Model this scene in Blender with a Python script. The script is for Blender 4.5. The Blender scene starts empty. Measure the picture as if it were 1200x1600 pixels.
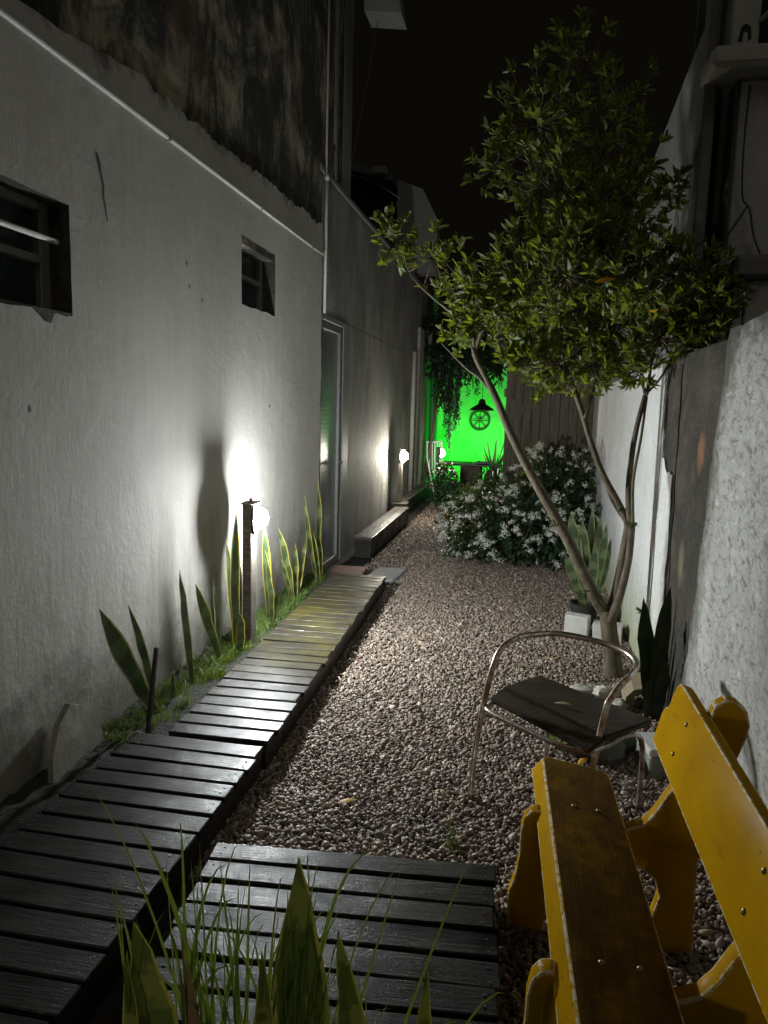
import bpy, bmesh, math, random
import numpy as np
from mathutils import Vector, Matrix

random.seed(11)
rng = np.random.default_rng(5)
S = bpy.context.scene
C = S.collection
R = math.radians

# ---------------------------------------------------------------- camera
YAW, PITCH, ROLL = 0.18748, 0.14356, 0.028
fw = Vector((-math.sin(YAW)*math.cos(PITCH), math.cos(YAW)*math.cos(PITCH), -math.sin(PITCH)))
rt = Vector((math.cos(YAW), math.sin(YAW), 0)); up = rt.cross(fw)
r2 = rt*math.cos(ROLL) + up*math.sin(ROLL); u2 = -rt*math.sin(ROLL) + up*math.cos(ROLL)
cam_data = bpy.data.cameras.new('camera'); cam = bpy.data.objects.new('camera', cam_data); C.objects.link(cam)
cam.matrix_world = Matrix(((r2.x, u2.x, -fw.x, 0), (r2.y, u2.y, -fw.y, 0), (r2.z, u2.z, -fw.z, 1.6), (0, 0, 0, 1)))
cam_data.sensor_fit = 'VERTICAL'; cam_data.sensor_height = 24; cam_data.lens = 24*1150/1600
cam_data.clip_start = 0.05; cam_data.clip_end = 600
S.camera = cam

# ---------------------------------------------------------------- night sky, faint sky-glow sun, exposure
W = bpy.data.worlds.new('World'); S.world = W; W.use_nodes = True
bg = W.node_tree.nodes['Background']; bg.inputs[0].default_value = (1.0, 0.80, 0.55, 1); bg.inputs[1].default_value = 0.0032
sun_d = bpy.data.lights.new('sky_glow', 'SUN'); sun_d.energy = 0.22; sun_d.angle = R(40); sun_d.color = (1, .94, .84)
sun = bpy.data.objects.new('sky_glow', sun_d); C.objects.link(sun)
sun.rotation_euler = Vector((-0.42, 0.62, -0.66)).to_track_quat('-Z', 'Y').to_euler()
LAMP_A, LAMP_B, LAMP_D, LAMP_C = 1600, 800, 140, 210
S.view_settings.view_transform = 'Standard'; S.view_settings.look = 'None'
S.view_settings.exposure = 0; S.view_settings.gamma = 1; S.view_settings.use_curve_mapping = False
S.render.engine = 'CYCLES'
S.cycles.use_denoising = True; S.cycles.sample_clamp_indirect = 4; S.cycles.max_bounces = 6
S.cycles.use_light_tree = True

# ---------------------------------------------------------------- node helpers
class Mat:
    def __init__(s, name):
        s.m = bpy.data.materials.new(name); s.m.use_nodes = True; s.t = s.m.node_tree
        s.p = s.t.nodes['Principled BSDF']; s.out = s.t.nodes['Material Output']
    def n(s, typ, ins=None, **kw):
        nd = s.t.nodes.new('ShaderNode'+typ)
        for k, v in kw.items(): setattr(nd, k, v)
        for k, v in (ins or {}).items(): s.set(nd.inputs[k], v)
        return nd
    def set(s, sock, v):
        if isinstance(v, bpy.types.NodeSocket): s.t.links.new(v, sock)
        elif isinstance(v, (tuple, list)) and len(v) == 3 and sock.type == 'RGBA': sock.default_value = (*v, 1)
        else: sock.default_value = v
    def coords(s, kind='Object', scale=(1, 1, 1), offset=None):
        c = s.n('TexCoord').outputs[kind]
        if offset is not None:
            c = s.n('VectorMath', {0: c, 1: offset}, operation='ADD').outputs[0]
        return s.n('Mapping', {'Vector': c, 'Scale': scale}).outputs[0]
    def pos(s, scale=(1, 1, 1)):
        return s.n('Mapping', {'Vector': s.n('NewGeometry').outputs['Position'], 'Scale': scale}).outputs[0]
    def noise(s, vec, scale, detail=6, rough=.6, dist=0):
        return s.n('TexNoise', {'Vector': vec, 'Scale': scale, 'Detail': detail, 'Roughness': rough, 'Distortion': dist}).outputs['Fac']
    def ramp(s, fac, stops, interp='LINEAR'):
        nd = s.n('ValToRGB', {'Fac': fac}); cr = nd.color_ramp; cr.interpolation = interp
        while len(cr.elements) < len(stops): cr.elements.new(.5)
        for e, (p, c) in zip(cr.elements, stops):
            e.position = p; e.color = (c, c, c, 1) if isinstance(c, (int, float)) else (*c, 1)
        return nd.outputs['Color']
    def mix(s, fac, a, b, blend='MIX'):
        nd = s.n('Mix', data_type='RGBA', blend_type=blend)
        s.set(nd.inputs[0], fac); s.set(nd.inputs[6], a); s.set(nd.inputs[7], b)
        return nd.outputs[2]
    def math(s, op, a, b=0.0, c=None, clamp=False):
        nd = s.n('Math', operation=op, use_clamp=clamp); s.set(nd.inputs[0], a); s.set(nd.inputs[1], b)
        if c is not None: s.set(nd.inputs[2], c)
        return nd.outputs[0]
    def mapr(s, v, a, b, c=0., d=1.):
        return s.n('MapRange', {0: v, 1: a, 2: b, 3: c, 4: d}).outputs[0]
    def xyz(s, vec):
        o = s.n('SeparateXYZ', {0: vec}).outputs; return o[0], o[1], o[2]
    def bump(s, h, strength=.5, dist=.01, normal=None):
        nd = s.n('Bump', {'Height': h, 'Strength': strength, 'Distance': dist})
        if normal is not None: s.set(nd.inputs['Normal'], normal)
        return nd.outputs[0]
    def fin(s, color, rough=.6, normal=None, **kw):
        s.set(s.p.inputs['Base Color'], color); s.set(s.p.inputs['Roughness'], rough)
        if normal is not None: s.set(s.p.inputs['Normal'], normal)
        for k, v in kw.items(): s.set(s.p.inputs[k.replace('_', ' ')], v)
        return s.m

def simple(name, col, rough=.6, **kw):
    m = Mat(name); v = m.coords('Object')
    n = m.noise(v, 14, 5)
    c = m.mix(m.mapr(n, .35, .7, 0, .45), col, tuple(x*.55 for x in col))
    return m.fin(c, rough, m.bump(m.noise(v, 60, 4), .25, .003), **kw)

def mat_left_wall():
    m = Mat('lime_washed_plaster'); P = m.pos()
    x, y, z = m.xyz(P)
    big = m.noise(P, .9, 6, .6); fine = m.noise(P, 9, 8, .65)
    strk = m.noise(m.pos((1, 7, .55)), 3.0, 6, .7)
    base = m.mix(m.mapr(big, .3, .75), (.52, .505, .47), (.36, .345, .31))
    base = m.mix(m.mapr(strk, .45, .75, 0, .45), base, (.36, .345, .31))
    base = m.mix(m.mapr(fine, .58, .8, 0, .5), base, (.60, .585, .54))
    # mould and splashed soil stains along the foot of the wall, with their own ragged outline
    h = m.math('ADD', z, m.math('MULTIPLY', m.math('SUBTRACT', m.noise(P, 2.6, 7, .7), .5), -1.5))
    base = m.mix(m.mapr(h, .16, .55, .95, 0), base, (.06, .058, .042))
    h2 = m.math('ADD', z, m.math('MULTIPLY', m.math('SUBTRACT', m.noise(m.pos((1, 3, .6)), 3.2, 6, .7), .5), -2.6))
    base = m.mix(m.mapr(h2, .05, .9, .6, 0), base, (.19, .175, .14))
    drip = m.noise(m.pos((1, 9, .22)), 2.4, 7, .7, .5)
    base = m.mix(m.math('MULTIPLY', m.mapr(drip, .60, .72, 0, .6), m.mapr(m.noise(P, .8, 3), .42, .6)), base, (.20, .19, .165))
    sp2 = m.n('TexVoronoi', {'Vector': P, 'Scale': 8.5}); sp2m = m.math('MULTIPLY', m.mapr(sp2.outputs['Distance'], .05, .09, .8, 0), m.mapr(m.xyz(sp2.outputs['Color'])[0], .60, .62))
    base = m.mix(sp2m, base, (.10, .09, .075))
    tm = m.math('ADD', z, m.math('MULTIPLY', m.math('SUBTRACT', m.noise(P, 3.4, 8, .72), .5), .55))
    tm = m.math('SUBTRACT', tm, m.math('MULTIPLY', m.math('SUBTRACT', y, 3.0), .03))
    base = m.mix(m.mapr(tm, 3.0, 3.10, 0, .85), base, (.07, .065, .05))
    spots = m.n('TexVoronoi', {'Vector': P, 'Scale': 3.1, 'Randomness': 1}).outputs['Distance']
    base = m.mix(m.mapr(spots, .03, .055, .85, 0), base, (.12, .10, .08))
    # strokes of the brush, lumps and pits
    stroke = m.noise(m.pos((1, 13, 1.6)), 2.6, 7, .7, 1.2)
    lump = m.noise(P, 30, 6, .65); wav = m.noise(P, 3.5, 4, .5)
    pits = m.mapr(m.n('TexVoronoi', {'Vector': P, 'Scale': 3.1}).outputs['Distance'], .02, .06)
    hh = m.math('ADD', m.math('MULTIPLY', stroke, .26), m.math('MULTIPLY', lump, .42))
    hh = m.math('ADD', hh, m.math('MULTIPLY', wav, 1.0)); hh = m.math('ADD', hh, m.math('MULTIPLY', pits, .35))
    patch = m.mapr(m.noise(P, 1.6, 5, .62, .4), .48, .52)
    hh = m.math('ADD', hh, m.math('MULTIPLY', patch, .10)); hh = m.math('SUBTRACT', hh, m.math('MULTIPLY', sp2m, .5))
    return m.fin(base, .85, m.bump(hh, .5, .014))

def mat_mould_wall():
    m = Mat('mouldy_bare_render'); P = m.pos()
    x, y, z = m.xyz(P)
    a = m.noise(m.pos((1, 1.1, .85)), 1.7, 10, .72, .8); b = m.noise(m.pos((1, 2.4, .75)), 2.2, 9, .74, .9); c = m.noise(P, 6, 9, .72)
    f = m.math('ADD', m.math('MULTIPLY', a, .55), m.math('ADD', m.math('MULTIPLY', b, .3), m.math('MULTIPLY', c, .15)))
    col = m.ramp(f, [(.38, (.010, .010, .009)), (.49, (.026, .025, .02)), (.535, (.12, .108, .075)), (.585, (.29, .26, .18)), (.7, (.42, .37, .27))])
    brown = m.noise(m.pos((1, .9, .5)), 1.2, 5)
    col = m.mix(m.mapr(brown, .52, .66, 0, .5), col, (.16, .085, .035), 'MIX')
    return m.fin(col, .9, m.bump(m.math('ADD', c, m.noise(P, 40, 5)), .6, .012))

def mat_grey_wall():
    m = Mat('damp_grey_render'); P = m.pos()
    a = m.noise(m.pos((1, 1.3, .5)), 1.5, 8, .62, .8); f = m.noise(P, 7, 7, .65)
    col = m.ramp(a, [(.3, (.10, .10, .095)), (.5, (.21, .205, .19)), (.7, (.33, .32, .30))])
    col = m.mix(m.mapr(f, .5, .75, 0, .5), col, (.13, .125, .115))
    return m.fin(col, .8, m.bump(m.math('ADD', m.math('MULTIPLY', m.noise(m.pos((1, 4, 1.2)), 2.4, 5), .5), m.noise(P, 22, 6)), .6, .012))

def mat_rough_wall():
    m = Mat('spatter_dash_render'); P = m.pos()
    n1 = m.noise(m.pos((1, .6, 1.15)), 26, 8, .74, .8); n2 = m.noise(P, 90, 4, .6); big = m.noise(P, 1.1, 6, .6)
    col = m.mix(m.mapr(big, .35, .7), (.74, .73, .70), (.56, .55, .51))
    col = m.mix(m.mapr(n1, .39, .49, .72, 0), col, (.17, .162, .14))
    st = m.noise(m.pos((1, 2.2, .8)), 1.6, 8, .7, .4); col = m.mix(m.mapr(st, .52, .68, 0, .5), col, (.30, .285, .25))
    x, y, z = m.xyz(P)
    hh = m.math('ADD', z, m.math('MULTIPLY', m.noise(m.pos((1, 4, 1)), 3, 6, .7), -.6))
    col = m.mix(m.mapr(m.math('ADD', z, m.math('MULTIPLY', m.noise(P, 5, 6, .7), .5)), 2.0, 2.2, 0, .9), col, (.05, .046, .035))
    col = m.mix(m.mapr(hh, -.3, .12, .8, 0), col, (.2, .19, .14))
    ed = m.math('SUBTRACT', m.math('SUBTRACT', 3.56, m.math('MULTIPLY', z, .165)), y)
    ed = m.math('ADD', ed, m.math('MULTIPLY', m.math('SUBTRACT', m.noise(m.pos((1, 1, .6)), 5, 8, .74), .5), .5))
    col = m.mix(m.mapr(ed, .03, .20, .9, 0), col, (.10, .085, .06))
    h = m.math('ADD', m.mapr(n1, .3, .62), m.math('MULTIPLY', n2, .3))
    return m.fin(col, .85, m.bump(h, .8, .014))

def mat_white_wall():
    m = Mat('painted_white_render'); P = m.pos()
    a = m.noise(m.pos((1, .8, .9)), 2.4, 8, .7); f = m.noise(m.pos((1, .6, 1.2)), 18, 7, .7)
    col = m.mix(m.mapr(a, .38, .7), (.72, .72, .71), (.52, .52, .50))
    col = m.mix(m.mapr(f, .58, .70, 0, .6), col, (.30, .29, .27))
    x, y, z = m.xyz(P)
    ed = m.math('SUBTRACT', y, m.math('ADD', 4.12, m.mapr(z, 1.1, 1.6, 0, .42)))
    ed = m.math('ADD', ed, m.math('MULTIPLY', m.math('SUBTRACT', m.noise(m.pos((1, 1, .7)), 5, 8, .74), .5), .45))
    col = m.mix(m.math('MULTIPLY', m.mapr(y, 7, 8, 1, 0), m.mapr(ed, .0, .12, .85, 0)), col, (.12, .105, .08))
    hh = m.math('ADD', z, m.math('MULTIPLY', m.noise(m.pos((1, 8, .8)), 2.5, 6, .7), -1.0))
    col = m.mix(m.mapr(hh, -.45, .12, .85, 0), col, (.30, .32, .16))
    return m.fin(col, .75, m.bump(m.math('ADD', m.noise(m.pos((1, .6, 1.2)), 24, 7, .7), m.noise(P, 5, 4)), .8, .016))

def mat_column():
    m = Mat('weathered_concrete'); P = m.pos()
    a = m.noise(m.pos((1, .8, 1.0)), 3.0, 9, .74, .6); f = m.noise(m.pos((1, .55, 1.2)), 24, 8, .76)
    col = m.ramp(a, [(.3, (.020, .018, .014)), (.5, (.055, .047, .034)), (.7, (.115, .098, .07))])
    col = m.mix(m.mapr(f, .52, .72, 0, .7), col, (.17, .145, .105)); col = m.mix(m.mapr(m.noise(P, 3.5, 6, .7), .5, .62, 0, .7), col, (.035, .03, .022))
    x, y, z = m.xyz(P)
    d1 = m.math('ADD', m.math('POWER', m.math('MULTIPLY', m.math('SUBTRACT', y, 3.62), 11), 2), m.math('POWER', m.math('MULTIPLY', m.math('SUBTRACT', z, 1.43), 9), 2))
    d2 = m.math('ADD', m.math('POWER', m.math('MULTIPLY', m.math('SUBTRACT', y, 3.84), 14), 2), m.math('POWER', m.math('MULTIPLY', m.math('SUBTRACT', z, .86), 8), 2))
    d1 = m.math('ADD', d1, m.math('MULTIPLY', m.noise(P, 20, 4), 1.6)); d2 = m.math('ADD', d2, m.math('MULTIPLY', m.noise(P, 20, 4), 1.6))
    col = m.mix(m.mapr(d1, .7, 1.7, .85, 0), col, (.42, .19, .085)); col = m.mix(m.mapr(d2, .6, 2.0, .6, 0), col, (.34, .27, .17))
    return m.fin(col, .9, m.bump(m.math('ADD', f, m.math('MULTIPLY', m.noise(m.pos((1, .7, 1)), 6, 7, .72), 1.5)), 1, .03))

def mat_deck(name, moss=False, dark=1.0, coat=.34, tint=(1, 1, 1)):
    m = Mat(name); oi = m.n('ObjectInfo').outputs['Random']
    off = m.n('CombineXYZ', {0: m.math('MULTIPLY', oi, 37.0), 1: m.math('MULTIPLY', oi, 91.0), 2: 0.0}).outputs[0]
    g = m.coords('Object', (3.2, 40, 40), off); v = m.coords('Object', (1, 1, 1), off)
    grain = m.noise(g, 2.4, 7, .65, .6); blot = m.noise(v, 6, 5, .6)
    a = tuple(x*dark*t for x, t in zip((.085, .074, .064), tint)); b = tuple(x*dark*t for x, t in zip((.030, .026, .023), tint)); e = tuple(x*dark*t for x, t in zip((.15, .135, .115), tint))
    col = m.ramp(grain, [(.32, b), (.52, a), (.72, e)])
    col = m.mix(m.mapr(oi, 0, 1, 0, .45), col, tuple(x*dark for x in (.028, .024, .021)))
    col = m.mix(m.mapr(blot, .5, .7, 0, .5), col, tuple(x*dark for x in (.03, .026, .022)))
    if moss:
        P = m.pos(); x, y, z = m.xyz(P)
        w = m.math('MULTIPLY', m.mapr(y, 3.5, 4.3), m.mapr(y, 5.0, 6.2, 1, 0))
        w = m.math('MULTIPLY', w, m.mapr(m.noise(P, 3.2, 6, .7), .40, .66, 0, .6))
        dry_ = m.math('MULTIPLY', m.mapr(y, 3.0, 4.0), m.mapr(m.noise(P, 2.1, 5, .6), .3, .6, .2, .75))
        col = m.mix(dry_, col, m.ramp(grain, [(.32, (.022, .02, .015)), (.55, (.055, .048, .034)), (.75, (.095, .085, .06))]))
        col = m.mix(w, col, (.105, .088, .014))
    wet = m.mapr(m.noise(v, 5, 4), .35, .65, .30, .58)
    bm = m.math('ADD', m.math('MULTIPLY', grain, .8), m.math('MULTIPLY', m.noise(m.pos(), 160, 3), .35))
    drops = m.n('TexVoronoi', {'Vector': m.pos(), 'Scale': 140}).outputs['Distance']
    cn = m.bump(m.math('ADD', m.math('MULTIPLY', m.mapr(drops, .1, .5), -.5), m.math('MULTIPLY', grain, .8)), .45, .004)
    film = m.mapr(m.noise(m.pos(), 7, 5, .65), .40, .62, coat*.10, coat)
    return m.fin(col, wet, m.bump(bm, .6, .004), Specular_IOR_Level=.12, Coat_Weight=film, Coat_Roughness=.2, Coat_Normal=cn)

def mat_yellow(name, worn=0):
    m = Mat(name); v = m.coords('Object'); N = m.n('NewGeometry').outputs['Normal']; nx, ny, nz = m.xyz(N)
    a = m.noise(v, 5, 6, .6)
    col = m.mix(m.mapr(a, .35, .7), (.50, .275, .005), (.40, .205, .004))
    gr = m.noise(m.coords('Object', (9, 1.2, 9)), 5, 6, .65)
    col = m.mix(m.mapr(gr, .55, .75, 0, .5), col, (.36, .18, .012))
    chip = m.noise(v, 26, 6, .7)
    col = m.mix(m.mapr(chip, .72, .76, 0, .8), col, (.6, .52, .36))
    r = .32
    if worn:
        d = m.noise(m.coords('Object', (3.0, 1.6, 2)), 3.2, 8, .72, .4); e = m.noise(m.coords('Object', (7, 14, 4)), 2.0, 6, .7)
        f = m.math('ADD', m.math('MULTIPLY', d, .7), m.math('MULTIPLY', e, .3))
        topf = m.mapr(nz, .80, .95); col = m.mix(m.math('MULTIPLY', topf, .45), col, (.10, .055, .012))
        col = m.mix(m.math('MULTIPLY', topf, m.mapr(f, .37, .53, .08, .96)), col, (.030, .024, .014))
        col = m.mix(m.math('MULTIPLY', topf, m.mapr(e, .42, .75, .4, .75)), col, (.14, .075, .018))
        r = .48
    sc = m.noise(m.coords('Object', (60, 3, 8)), 3, 3, .5)
    if name.startswith('chipped'):
        ch = m.noise(v, 38, 6, .7); col = m.mix(m.mapr(ch, .44, .54), col, (.66, .58, .40))
    scuff = m.noise(m.coords('Object', (2, 1, 6)), 5, 8, .75, .5)
    col = m.mix(m.mapr(scuff, .56, .74, 0, .55), col, (.20, .11, .012))
    spk = m.n('TexVoronoi', {'Vector': v, 'Scale': 34}); col = m.mix(m.math('MULTIPLY', m.mapr(spk.outputs['Distance'], .10, .2, .7, 0), m.mapr(m.xyz(spk.outputs['Color'])[1], .82, .86)), col, (.09, .05, .012))
    return m.fin(col, m.mapr(a, .3, .7, r+.1, r+.3), m.bump(m.math('ADD', gr, sc), .3, .003), Specular_IOR_Level=.0, Coat_Weight=.035, Coat_Roughness=.3)

def mat_tube():
    m = Mat('tarnished_tube'); v = m.coords('Object')
    n = m.noise(v, 9, 6, .65); f = m.noise(v, 70, 5, .7)
    w = m.mapr(m.math('ADD', m.math('MULTIPLY', n, .7), m.math('MULTIPLY', f, .3)), .42, .56)
    col = m.mix(w, (.62, .60, .56), (.22, .13, .075))
    return m.fin(col, m.mapr(w, 0, 1, .24, .5), m.bump(f, .25, .002), Metallic=m.mapr(w, 0, 1, .95, .55))

def leaf_finish(m, col, rough, trans, tcol, normal=None):
    m.fin(col, rough, normal, Specular_IOR_Level=.55)
    tr = m.n('BsdfTranslucent', {'Color': tcol}); ms = m.n('MixShader', {0: trans, 1: m.p.outputs[0], 2: tr.outputs[0]})
    m.t.links.new(ms.outputs[0], m.out.inputs['Surface']); return m.m

def mat_leaf(name, a, b, rough=.38, trans=.25, tcol=(.16, .22, .02)):
    m = Mat(name); P = m.pos()
    n = m.noise(P, 7, 4, .6); f = m.n('TexVoronoi', {'Vector': P, 'Scale': 22}).outputs['Color']
    x, y, z = m.xyz(f)
    col = m.mix(m.mapr(n, .35, .65), a, b)
    col = m.mix(m.math('MULTIPLY', x, .5), col, tuple(c*.5 for c in a))
    return leaf_finish(m, col, rough, trans, tcol)

def mat_snake(name, body=(.035, .065, .028), band=(.085, .125, .06), rim=(.58, .42, .05), trans=.2, rimt=(.75, .55, .05)):
    m = Mat(name); uv = m.n('TexCoord').outputs['UV']; u, v, w = m.xyz(uv)
    oi = m.n('ObjectInfo').outputs['Random']
    P = m.pos()
    wob = m.noise(P, 28, 4, .6)
    vv = m.math('ADD', m.math('MULTIPLY', v, 26), m.math('ADD', m.math('MULTIPLY', wob, 5.0), m.math('MULTIPLY', oi, 20)))
    sn = m.math('SINE', vv)
    col = m.mix(m.mapr(sn, -.1, .5), body, band)
    e = m.math('ABSOLUTE', m.math('SUBTRACT', u, .5))
    e = m.math('ADD', e, m.math('MULTIPLY', m.math('SUBTRACT', wob, .5), .10))
    col = m.mix(m.mapr(e, .395, .43), col, rim)
    tc = m.mix(m.mapr(e, .395, .43), (.03, .055, .008), rimt)
    return leaf_finish(m, col, .36, trans, tc)

def mat_gravel():
    m = Mat('gravel_stones'); at = m.n('Attribute', attribute_name='stone')
    P = m.pos(); n = m.noise(P, 120, 4, .6)
    col = m.mix(m.mapr(n, .35, .7, 0, .5), at.outputs['Color'], (.04, .035, .031))
    return m.fin(col, m.mapr(n, .3, .7, .35, .7), m.bump(n, .3, .002), Specular_IOR_Level=.25)

def mat_soil(name='dark_soil', a=(.007, .007, .004), b=(.02, .02, .010)):
    m = Mat(name); P = m.pos()
    n = m.noise(P, 18, 8, .7)
    return m.fin(m.mix(m.mapr(n, .35, .7), a, b), .9, m.bump(m.math('ADD', n, m.noise(P, 70, 5)), 1, .02))

def mat_glass(name, col=(.012, .016, .017), rough=.18, ribs=0):
    m = Mat(name); P = m.pos(); x, y, z = m.xyz(P)
    n = m.noise(P, 6, 4)
    nm = None
    if ribs: nm = m.bump(m.math('SINE', m.math('MULTIPLY', y, ribs)), .5, .004)
    return m.fin(m.mix(m.mapr(n, .4, .7), col, tuple(c*2.2+.004 for c in col)), rough, nm)

def mat_emit(name, col, st):
    m = Mat(name)
    m.fin((.8, .8, .78), .3)
    m.set(m.p.inputs['Emission Color'], col); m.set(m.p.inputs['Emission Strength'], float(st)); return m.m

def mat_bark():
    m = Mat('grey_brown_bark'); P = m.pos()
    n = m.noise(m.pos((1, 1, .35)), 26, 7, .7); l = m.noise(P, 7, 5, .6)
    col = m.ramp(n, [(.3, (.032, .024, .015)), (.55, (.10, .076, .046)), (.75, (.20, .17, .11))])
    col = m.mix(m.mapr(l, .55, .7, 0, .6), col, (.15, .16, .07))
    return m.fin(col, .8, m.bump(n, .9, .008))

def mat_fence():
    m = Mat('weathered_board'); oi = m.n('ObjectInfo').outputs['Random']
    off = m.n('CombineXYZ', {0: m.math('MULTIPLY', oi, 50.), 1: 0., 2: m.math('MULTIPLY', oi, 13.)}).outputs[0]
    g = m.noise(m.coords('Object', (24, 24, 1.4), off), 2.2, 7, .65)
    col = m.ramp(g, [(.3, (.06, .045, .03)), (.5, (.14, .11, .075)), (.72, (.24, .20, .14))])
    col = m.mix(m.math('MULTIPLY', oi, .4), col, (.07, .052, .036))
    return m.fin(col, .8, m.bump(g, .8, .008))

def mat_frosted():
    m = Mat('frosted_door_glass'); P = m.pos(); x, y, z = m.xyz(P)
    n = m.noise(m.pos((1, 3, 1)), 1.6, 4)
    sl = m.math('SINE', m.math('MULTIPLY', z, 150))
    w = m.math('MULTIPLY', m.mapr(y, 6.62, 6.66), m.mapr(y, 6.93, 7.0, 1, 0))
    w = m.math('MULTIPLY', w, m.math('MULTIPLY', m.mapr(z, .85, .95), m.mapr(z, 1.55, 1.62, 1, 0)))
    w = m.math('MULTIPLY', w, m.mapr(sl, -.4, .2, .25, 1))
    col = m.mix(m.mapr(n, .35, .7), (.20, .215, .22), (.13, .14, .145))
    col = m.mix(m.math('MULTIPLY', w, .7), col, (.40, .43, .36))  # lighter slatted patch: a blind's reflection put into the glass colour
    return m.fin(col, .3, m.bump(m.noise(P, 90, 3), .2, .003))

M = dict(
    lwall=mat_left_wall(), mould=mat_mould_wall(), grey=mat_grey_wall(), rough=mat_rough_wall(), white=mat_white_wall(), column=mat_column(),
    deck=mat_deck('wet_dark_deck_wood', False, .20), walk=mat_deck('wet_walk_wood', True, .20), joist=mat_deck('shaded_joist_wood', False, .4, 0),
    kerb=mat_deck('weathered_step_wood', False, 1.2, .1), seatwood=mat_deck('dark_seat_wood', False, .65, 0, (1.1, .92, .62)), post=mat_deck('grey_post_wood', False, 2.4, 0),
    yellow=mat_yellow('yellow_gloss_paint'), worn=mat_yellow('worn_yellow_paint', 1), edgewear=mat_yellow('chipped_yellow_edge'), tube=mat_tube(),
    leaf=mat_leaf('tree_leaf', (.112, .145, .018), (.048, .075, .011), .52, .36, (.30, .36, .025)), leafy=simple('yellowed_leaf', (.55, .30, .02), .5),
    bushleaf=mat_leaf('bush_leaf', (.034, .078, .034), (.018, .045, .02), .4, .15), vineleaf=mat_leaf('vine_leaf', (.016, .034, .014), (.010, .022, .010), .5, .12),
    grass=mat_leaf('grass_blade', (.10, .16, .025), (.06, .10, .018), .45, .3), petal=mat_leaf('white_petal', (.80, .80, .72), (.70, .70, .62), .6, .25, (.6, .6, .5)),
    snake=mat_snake('variegated_leaf', rim=(.26, .26, .09), trans=.12, rimt=(.35, .32, .08)), snakelit=mat_snake('lit_yellow_rim_leaf'), snakepale=mat_snake('pale_variegated_leaf', (.07, .11, .04), (.20, .25, .11), (.62, .52, .09), .25),  # second leaf here: yellow rim colour strengthened to carry the nearby lamp's backlight
    snakeshade=mat_snake('shaded_green_leaf', (.016, .028, .014), (.028, .042, .02), (.05, .06, .02), .06, (.03, .04, .01)),  # rimless near-black leaf: silhouette shade put into the colour
    snakemid=mat_snake('dull_variegated_leaf', (.04, .07, .028), (.11, .15, .07), (.20, .21, .07), .12),
    snakefront=mat_snake('olive_variegated_leaf', (.075, .092, .016), (.19, .20, .04), (.30, .28, .05), .2, (.16, .17, .025)),
    gravel=mat_gravel(), soil=mat_soil(), bed=mat_soil('gravel_bed', (.03, .025, .021), (.085, .07, .058)),
    glass=mat_glass('dark_window_glass'), ribbed=mat_glass('ribbed_window_glass', (.010, .018, .020), .25, 420), frosted=mat_frosted(),
    alu=simple('dull_window_metal', (.20, .195, .18), .45, Metallic=.3), pipe=simple('white_plastic_pipe', (.55, .54, .50), .45), dullpipe=simple('grey_plastic_pipe', (.30, .295, .27), .5),
    jamb=simple('grey_door_frame', (.20, .205, .20), .6), bark=mat_bark(), fence=mat_fence(), black=simple('black_metal', (.012, .012, .012), .45), dark=simple('dark_void', (.01, .01, .011), .9),
    concrete=simple('pale_concrete', (.56, .55, .51), .85), stone=simple('pale_stone', (.46, .44, .38), .8), darkstone=simple('dark_stone', (.10, .10, .085), .85), greyplastic=simple('grey_box_plastic', (.26, .27, .23), .55),
    pot=simple('dark_plastic_pot', (.03, .026, .022), .6), dry=simple('dry_leaf', (.38, .25, .12), .7), sheath=simple('dry_sheath', (.25, .20, .12), .8), terracotta=simple('reddish_tile', (.16, .06, .045), .6), paver=simple('grey_paver', (.30, .30, .30), .8),
    greenwall=mat_white_wall(), agave=mat_leaf('agave_leaf', (.36, .36, .26), (.26, .28, .18), .5, .2), housewhite=simple('dim_white_render', (.34, .33, .29), .85), housefront=simple('pale_front_render', (.36, .36, .34), .85), housegrey=simple('dim_grey_render', (.15, .15, .135), .9), housedark=simple('dark_jamb_paint', (.05, .045, .035), .8),
    frame=simple('white_frame_metal', (.62, .62, .60), .4), greenlitpost=simple('green_lit_post', (.03, .30, .06), .5), roof=simple('dark_roof_sheet', (.05, .055, .06), .6), teal=simple('teal_plastic', (.08, .42, .28), .4), brass=simple('brass_bolt', (.28, .19, .08), .42, Metallic=.8),
    wire=simple('black_cable', (.02, .02, .02), .6), lampcap=simple('lamp_body', (.35, .35, .33), .5), brick=simple('orange_brick_and_glint', (.4, .14, .07), .8),
    globeA=mat_emit('globe_glass', (.93, .99, 1.0), LAMP_A), globeB=mat_emit('globe_glass_warm', (1, .93, .78), LAMP_B), globeD=mat_emit('globe_glass_far', (1, .95, .85), LAMP_D), globeC=mat_emit('globe_glass_near', (1, .91, .74), LAMP_C),
    greenled=mat_emit('green_led', (.0, 1, .02), 60),
)

# ---------------------------------------------------------------- object helpers
def tag(o, label=None, cat=None, group=None, kind=None):
    if label: o['label'] = label
    if cat: o['category'] = cat
    if group: o['group'] = group
    if kind: o['kind'] = kind
    return o
def origin(o):
    v = Vector((0, 0, 0))
    while o is not None: v = v + o.location; o = o.parent
    return v
def root(name, loc, label, cat, group=None):
    o = bpy.data.objects.new(name, None); o.location = loc; o.empty_display_size = .1; C.objects.link(o)
    return tag(o, label, cat, group)
def link(name, mesh, parent=None, loc=(0, 0, 0)):
    o = bpy.data.objects.new(name, mesh); o.parent = parent; o.location = loc; C.objects.link(o); return o

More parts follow.
